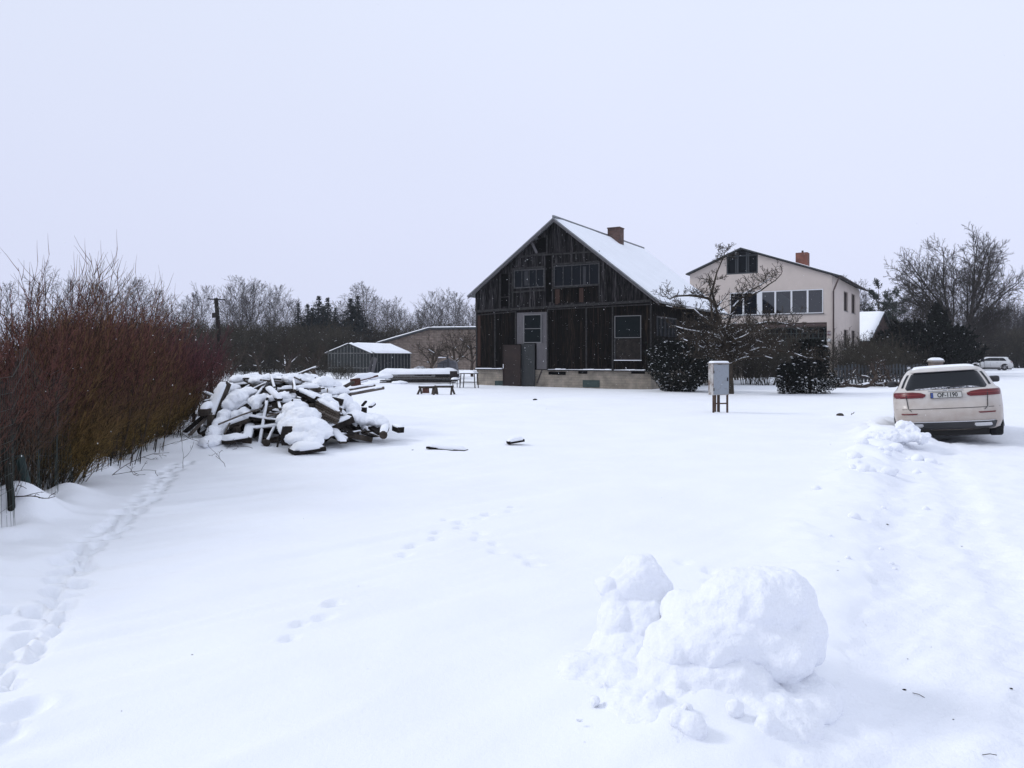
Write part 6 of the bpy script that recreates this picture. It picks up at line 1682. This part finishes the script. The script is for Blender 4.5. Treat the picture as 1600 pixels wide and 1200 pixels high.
def sawhorse(px0, px1, base, top, lab):
    g = gnd((px0 + px1) / 2, base); Y = g.y; w = (px1 - px0) / F * Y; h = hfor(top, Y)
    root = empty("sawhorse", (g.x, Y, 0), R(4))
    tm = M['timber']
    MB().bar((-w / 2 - .08, 0, h - .05), (w / 2 + .08, 0, h - .05), .09, .10).build("top_rail", tm, root)
    for sx in (-1, 1):
        for sy in (-1, 1):
            MB().bar((sx * w / 2, sy * .03, h - .08), (sx * (w / 2 + .05) + sy * .10, sy * .28, -.1), .07, .05).build("leg", tm, root)
        MB().bar((sx * w / 2, -.14, h * .45), (sx * w / 2, .14, h * .45), .03, .05).build("brace", tm, root)
    V, Fq = cap_mesh(w + .1, .10, .03, 3); np_mesh("snow_cap", [(x, y, z + h) for x, y, z in V], Fq, M['snow'], root, True)
    tag(root, lab, "sawhorse")
sawhorse(657, 677, 616, 603, "left one of two low wooden sawhorses in front of the lumber stack")
sawhorse(682, 706, 617, 602, "right one of two low wooden sawhorses in front of the lumber stack")
g = gnd(664, 614.5)
o = empty("chopping_block", (g.x, g.y + .3, 0)); MB().tube([(0, 0, -.05), (0, 0, .18), (0, 0, .32)], [.16, .15, .14], 12).build("wood", M['timber_red'], o)
tag(o, "red brown log block under the left sawhorse", "log")
def metal_table():
    g = gnd(733, 606.5); Y = g.y; h = hfor(583, Y); root = empty("garden_table", (g.x, Y, 0), R(-20))
    MB().box(-.40, .40, -.25, .25, h - .04, h).build("tabletop", M['iron'], root)
    for sx in (-1, 1):
        for sy in (-1, 1): MB().bar((sx * .36, sy * .2, h - .04), (sx * .42, sy * .22, -.1), .04, .04).build("leg", M['iron'], root)
    MB().bar((-.4, -.2, h * .4), (.4, -.2, h * .4), .03, .03).bar((-.4, .2, h * .4), (.4, .2, h * .4), .03, .03).build("shelf_rail", M['iron'], root)
    snow_sheet("snow_cap", (-.40, -.25, h), (.40, -.25, h), (.40, .25, h), (-.40, .25, h), .14, root, n=(14, 10), ragged=.03)
    tag(root, "small black metal stand heaped with snow beside the house plinth", "table")
    root2 = empty("garden_chair", (g.x - .72, Y + .2, 0), R(25))
    MB().box(-.2, .2, -.2, .2, .40, .43).build("seat", M['iron'], root2)
    MB().box(-.2, .2, .18, .21, .45, .85).build("backrest", M['iron'], root2)
    for sx in (-1, 1):
        for sy in (-1, 1): MB().bar((sx * .18, sy * .18, .42), (sx * .2, sy * .22, -.1), .03, .03).build("leg", M['iron'], root2)
    snow_sheet("snow_cap", (-.2, -.2, .43), (.2, -.2, .43), (.2, .17, .43), (-.2, .17, .43), .10, root2, n=(8, 8), ragged=.02)
    tag(root2, "dark chair with snow on its seat left of the black stand", "chair")
metal_table()
# arched frame tent and dome behind the lumber
def hoop():
    Y = 52; c = at(692, 590, Y); root = empty("arched_cart_hood", (c.x, Y, 0)); s_ = Y / F
    P = lambda px, py, dy=0: ((px - 692) * s_, dy, EYE - (py - HZ) * s_)
    pts = [P(677, 582), P(680, 572), P(686, 562), P(693, 557.5), P(700, 558)]
    MB().tube(pts, .035, 6).build("arch", M['panel_grey'], root, True)
    MB().bar(P(700, 555), P(700, 586), .06, .06).bar(P(683, 568), P(698, 566.5), .05, .05).bar(P(693, 568), P(693, 586), .05, .05).build("frame", M['frame_dark'], root)
    MB().prism([(P(679, 585)[0], .1), (P(716, 586)[0], .1), (P(712, 566)[0], P(712, 566)[2]), (P(700, 560)[0], P(700, 560)[2]), (P(684, 567)[0], P(684, 567)[2])], .1, 1.6).build("cover", mat("grey_tarpaulin", (0.10, 0.10, 0.115), .7, scale=4), root)
    V, Fq = cap_mesh(.6, .08, .05, 2); np_mesh("snow_cap", [(x - .05, y, z + P(690, 560)[2] + .05) for x, y, z in V], Fq, M['snow'], root, True)
    tag(root, "arched frame with a grey cover behind the lumber stack", "shelter")
    o = snow_lumps("snowy_mound", [ball(656, 580, 50, 11, 8, .6), ball(664, 582, 50, 7, 6, .5)], .07, None, .15, 0, M['pale_mottle']); tag(o, "small rounded brushy mound dusted with snow behind the lumber stack", "mound")
    r0 = at(716, 562.5, 50); o = MB().tube([at(703, 562.5, 50), at(744, 562.5, 50)], .035, 6).build("cross_rail", M['timber_pale']); tag(o, "thin snow lined rail running level to the house's left corner", "rail")
hoop()
# old garden trees between the shed and the house
def garden_tree(px, base, top, Y, seed, lab, w=1.0, mt='bark_brown'):
    r2 = random.Random(seed); segs = []
    S = [dict(n=4, w=.1, up=.02, kids=6, kr=1.5, ang=48, start=.3, rr=.62, tip=.7),
         dict(n=6, w=.13, up=.05, kids=9, kr=.5, ang=45, start=.15, rr=.5, tip=.35, shape=lambda t: 1.1 - .4 * t),
         dict(n=5, w=.17, up=.07, kids=6, kr=.5, ang=42, start=.12, rr=.55, rmin=.010, tip=.5),
         dict(n=3, w=.18, up=.06, kids=3, kr=.55, ang=40, start=.15, rr=.7, rmin=.009, tip=.6),
         dict(n=2, w=.18, up=.05, kids=0, kr=0, ang=0, start=0, rr=1)]
    h = hfor(top, Y); grow(segs, r2, Vector((0, 0, -.1)), Vector((r2.uniform(-.2, .2), 0, 1)), h * .36, .13, 0, S)
    mx = max(q[1][2] for q in segs); k_ = h / mx; segs = [(tuple(c * k_ for c in a), tuple(c * k_ for c in b), ra, rb, d_) for a, b, ra, rb, d_ in segs]
    root = empty("fruit_tree", (at(px, 0, Y).x, Y, 0)); root.scale = (w, w, 1)
    tree_object("t", segs, M[mt], M['apple'], 2, snow_on(segs, .02, .7, .3, seed, .9, .015), root, 6, 3)
    tag(root, lab, "tree")
garden_tree(712, 585, 505, 56, 201, "gnarled fruit tree standing in front of the tan shed beside the house")
garden_tree(672, 585, 525, 60, 202, "smaller fruit tree with snowy branches in front of the tan shed")
garden_tree(738, 585, 512, 58, 203, "fruit tree partly hidden behind the house's left wall")
garden_tree(448, 588, 520, 52, 204, "snow flecked fruit tree behind the right half of the timber heap")
garden_tree(492, 590, 530, 50, 205, "bushy bare fruit tree just left of the greenhouse")
garden_tree(408, 588, 525, 60, 206, "thin bare fruit tree behind the middle of the timber heap")
garden_tree(365, 590, 530, 48, 207, "thin bare fruit tree between the utility pole and the timber heap")
for i, (px, base, top) in enumerate(((445, 590, 560), (470, 592, 562), (500, 592, 560), (528, 592, 566), (545, 592, 570), (360, 590, 560), (385, 590, 566), (420, 590, 568))):
    g = gnd(px, base); place(TM[i % 2], px, g.y, max(.7, hfor(top, g.y)), 3.0, "low dry snow flecked brush in the yard behind the timber heap", "bush", "low brush behind the timber heap", sq=1.6)

# ------------------------------------------------------------------ wire fence, its posts, fallen twigs
def wire_fence():
    root = empty("wire_fence", (float(fence_x(6.0)), 6.0, 0)); ox, oy = root.location.x, 6.0; segs = []
    y = 4.6
    while y < 13.5:
        x = float(fence_x(y)); z = hgt(x, y); w_ = .03 * math.sin(y * 3); top = 1.25 + w_
        segs.append(((x - ox + .06 * math.sin(y * 9), y - oy, z - .05), (x - ox - w_, y - oy, z + top), .0016, .0016)); y += .055
    for q in range(9):
        z0 = .12 + q * .14; yy = 4.6
        while yy < 13.3:
            a = (float(fence_x(yy)), yy); b = (float(fence_x(yy + .4)), yy + .4)
            segs.append(((a[0] - ox, a[1] - oy, hgt(*a) + z0 + .02 * math.sin(yy * 4)), (b[0] - ox, b[1] - oy, hgt(*b) + z0 + .02 * math.sin((yy + .4) * 4)), .0016, .0016)); yy += .4
    seg_mesh("mesh_wire", segs, simple("dull_green_wire", (0.035, 0.05, 0.045), .5, .3), root, 3)
    gm = mat("green_post_paint", (0.012, 0.034, 0.030), .6, scale=14, col2=(0.006, 0.012, 0.011)); wm_ = mat("mossy_post", (0.035, 0.034, 0.028), .95, scale=8, col2=(0.015, 0.015, 0.013))
    a = gnd(62, 822); b = at(30, 712, 7.0)
    MB().tube([(a.x - ox, a.y - oy, -.1), (b.x - ox, b.y - oy, b.z)], .038, 10).build("metal_post", gm, root)
    for bpx, bpy_, tpx, tpy in ((37, 812, 24, 632), (9, 845, 6, 700), (138, 750, 132, 640)):
        a = gnd(bpx, bpy_); a = Vector((a.x, a.y + .1, 0)); b = at(tpx, tpy, a.y)
        MB().tube([(a.x - ox, a.y - oy, -.1), ((a.x + b.x) / 2 - ox + .02, a.y - oy, b.z / 2), (b.x - ox, b.y - oy, b.z)], [.032, .030, .028], 9).build("wooden_post", wm_, root)
    y = 11.6
    while y < 20: x = float(fence_x(y)); MB().tube([(x - ox, y - oy, -.1), (x - ox, y - oy, 1.3)], .035, 8).build("wooden_post", wm_, root); y += 2.6
    tag(root, "sagging green wire mesh fence with leaning posts along the hedge", "fence")
wire_fence()
def twig(px, py, seed, L, d, lab, rad=.006, up=.0, tw=None):
    r2 = random.Random(seed); segs = []; g = gnd(px, py)
    S = [dict(n=7, w=.16, up=up, kids=4, kr=.5, ang=50, start=.2, rr=.7, tip=.5), dict(n=4, w=.2, up=.02, kids=2.5, kr=.4, ang=50, start=.3, rr=.7, tip=.6), dict(n=2, w=.2, up=.03, kids=0, kr=0, ang=0, start=0, rr=1)]
    grow(segs, r2, Vector((0, 0, .02)), Vector(d).normalized(), L, rad, 0, S)
    V, Fc = seg_arrays([(tuple((a[0], a[1], max(a[2], .01))), tuple((b[0], b[1], max(b[2], .01))), ra, rb) for a, b, ra, rb, _ in segs], 4)
    o = np_mesh("fallen_twig", V, Fc, M['bark_brown'], None, True); o.location = (g.x, g.y, hgt(g.x, g.y) + .01); tag(o, lab, "twig")
twig(16, 838, 1, .42, (1, .05, .02), "crooked dark twig lying on the snow below the leaning green post")
twig(24, 836, 2, .20, (.02, 0, 1), "short twig standing upright by the crooked fallen twig", .004)
twig(175, 757, 3, .75, (.5, .1, .6), "forked twig rising from the snow at the hedge's foot", .005)
twig(176, 756, 4, .55, (1, 0, .18), "low twig reaching right from the hedge's foot", .004)
twig(352, 732, 5, .42, (-.05, 0, 1), "thin forked twig standing in the snow before the timber heap", .004)
twig(286, 735, 6, .7, (.02, 0, 1), "slender upright twig between hedge and timber heap", .0035)
twig(318, 706, 7, 1.1, (-1, .4, .35), "long bent twig arching left of the timber heap", .005)
twig(250, 712, 8, .8, (.8, -.1, .15), "bare twig trailing over the snow near the footprints", .004)
twig(1330, 650, 9, .12, (1, 0, .6), "tiny stub of twig beside the half buried stone", .01)
twig(395, 706, 10, .55, (-.6, 0, .3), "small branched twig on the snow in front of the dark hollow", .004)
o = snow_lumps("stone", [((gnd(1313, 652).x, gnd(1313, 652).y, .05), (.10, .09, .07))], .012, None, .05, .01, M['timber']); tag(o, "brown half buried stone in the yard left of the estate car", "stone")
def straw(px, py, L, d, lab):
    g = gnd(px, py); z = hgt(g.x, g.y) + .004; v = Vector((d[0], d[1], 0)).normalized() * L
    o = MB().tube([(0, 0, 0), (v.x * .5, v.y * .5, .006), (v.x, v.y + .004, 0)], .0016, 5).build("straw", M['bark_brown'], None, True); o.location = (g.x, g.y, z); tag(o, lab, "straw")
def debris(px, py, s_, seed, lab):
    r2 = random.Random(seed); g = gnd(px, py); bm = bmesh.new(); bmesh.ops.create_icosphere(bm, subdivisions=1, radius=s_)
    for v in bm.verts: v.co = Vector((v.co.x * r2.uniform(.8, 1.8), v.co.y * r2.uniform(.6, 1.2), v.co.z * .4))
    me = bpy.data.meshes.new("dirt_crumb"); bm.to_mesh(me); bm.free(); me.materials.append(M['timber_dark']); o = link("dirt_crumb", me); o.location = (g.x, g.y, hgt(g.x, g.y) + s_ * .1); o.rotation_euler = (0, 0, r2.uniform(-1, 1))
    tag(o, lab, "crumb", "dark crumbs on the snow")
for i, (px, py, s_) in enumerate(((1413, 1051, .010), (1386, 811, .014), (1490, 1101, .004), (1418, 1006, .004), (1503, 835, .008), (300, 1026, .005), (190, 1115, .003), (575, 1050, .002), (1580, 1050, .008), (560, 920, .004), (836, 627, .10), (1309, 905, .006), (1540, 904, .005), (1455, 992, .003), (645, 703, .02), (1310, 884, .004))):
    debris(px, py, s_, i, "small dark crumb of dirt lying on the open snow")
straw(1426, 1058, .07, (.5, -1), "thin straw lying on the packed snow of the track")
straw(1535, 1154, .06, (1, -.1), "curved straw on the packed snow near the picture's lower right corner")

# ------------------------------------------------------------------ falling snow
r_ = random.Random(99); V = []; Fq = []
for i in range(5200):
    y = 3.5 + 34 * r_.random() ** .8; x = r_.uniform(-.75, .75) * y; z = r_.uniform(.1, 7.5); s_ = r_.uniform(.0022, .0048)
    if y < 5: s_ *= .5
    k = len(V); a = s_ * r_.uniform(.7, 1.8)
    V += [(x - s_, y, z), (x + s_, y, z), (x, y - s_, z), (x, y + s_, z), (x, y, z - a), (x, y, z + a)]
    for q in ((0, 2, 4), (2, 1, 4), (1, 3, 4), (3, 0, 4), (2, 0, 5), (1, 2, 5), (3, 1, 5), (0, 3, 5)): Fq.append(tuple(k + j for j in q))
o = np_mesh("falling_snow", V, Fq, simple("snowflake", (.85, .87, .9), .8)); tag(o, "fine snowflakes drifting down through the air", kind='stuff')

# ------------------------------------------------------------------ haze
def haze():
    m_ = MB().box(-430, 430, -90, 430, -1.6, 19).build("haze", None)
    mt = bpy.data.materials.new("winter_air"); mt.use_nodes = True; n = mt.node_tree.nodes; l = mt.node_tree.links
    n.remove(n["Principled BSDF"]); v = n.new("ShaderNodeVolumePrincipled"); v.inputs["Color"].default_value = (.93, .95, 1, 1); v.inputs["Density"].default_value = HAZE
    v.inputs["Anisotropy"].default_value = 0.2
    l.new(v.outputs[0], n["Material Output"].inputs["Volume"]); m_.data.materials.append(mt); tag(m_, "thin wintry haze over the fields", kind='stuff')
HAZE = 0.00025
haze()

# ------------------------------------------------------------------ labels that single out members of a row
ORD = "first second third fourth fifth sixth seventh eighth ninth tenth eleventh twelfth thirteenth fourteenth fifteenth sixteenth seventeenth eighteenth nineteenth twentieth".split()
def number_row(group, fmt, key):
    m_ = sorted([o for o in COL.objects if o.get('group') == group and 'category' in o], key=key)
    for i, o in enumerate(m_):
        n = ORD[i % 20] if i < 20 else ("twenty" if i < 40 else "forty") + " " + ORD[i % 20]
        o['label'] = fmt % n
sx = lambda o: o.location.x / max(.1, o.location.y)
number_row("bare birches along the far edge of the yard", "tall bare birch, %s from the left, behind the thicket left of the houses", sx)
number_row("dark spruces beyond the greenhouse", "dark pointed spruce, %s from the left of the spruces beyond the greenhouse", sx)
number_row("bare trees behind the hedge", "thin bare tree behind the hedge, %s from the left", sx)
number_row("tall shoots above the hedge", "shrub with long bare shoots above the hedge, %s from the left", sx)
number_row("arching shrubs at the hedge's foot", "olive shrub arching over the snow at the hedge's foot, %s from the near end", lambda o: o.location.y)
number_row("slender trees right of the pink house", "slender bare tree right of the pink house, %s from the left", sx)
number_row("tangled bushes behind the apple tree", "tangled leafless bush behind the apple tree, %s from the left", sx)
number_row("upright bushes behind the fallen boughs", "upright leafless bush behind the fallen boughs, %s from the left", sx)
number_row("low brush behind the timber heap", "low snow flecked brush behind the timber heap, %s from the left", sx)
number_row("cut boughs heaped on the snow", "dark cut bough on the snow left of the estate car, %s from the left", sx)
number_row("red brown shrubs of the near hedge", "red brown hedge shrub behind the wire fence, %s from the near end", lambda o: o.location.y)
number_row("olive shrubs of the middle hedge", "olive stemmed shrub of the middle hedge, %s from the near end", lambda o: o.location.y)
number_row("dark red shrubs at the hedge's far end", "dark red stemmed shrub of the far hedge, %s from the near end", lambda o: o.location.y)
number_row("boards of the lumber stack", "board of the snow covered lumber stack, %s from the bottom", lambda o: min(v.co.z for v in o.data.vertices))
number_row("small snow clods along the ploughed bank", "small snow clod on the bank beside the ruts, %s from the viewer", lambda o: o.data.vertices[0].co.y)
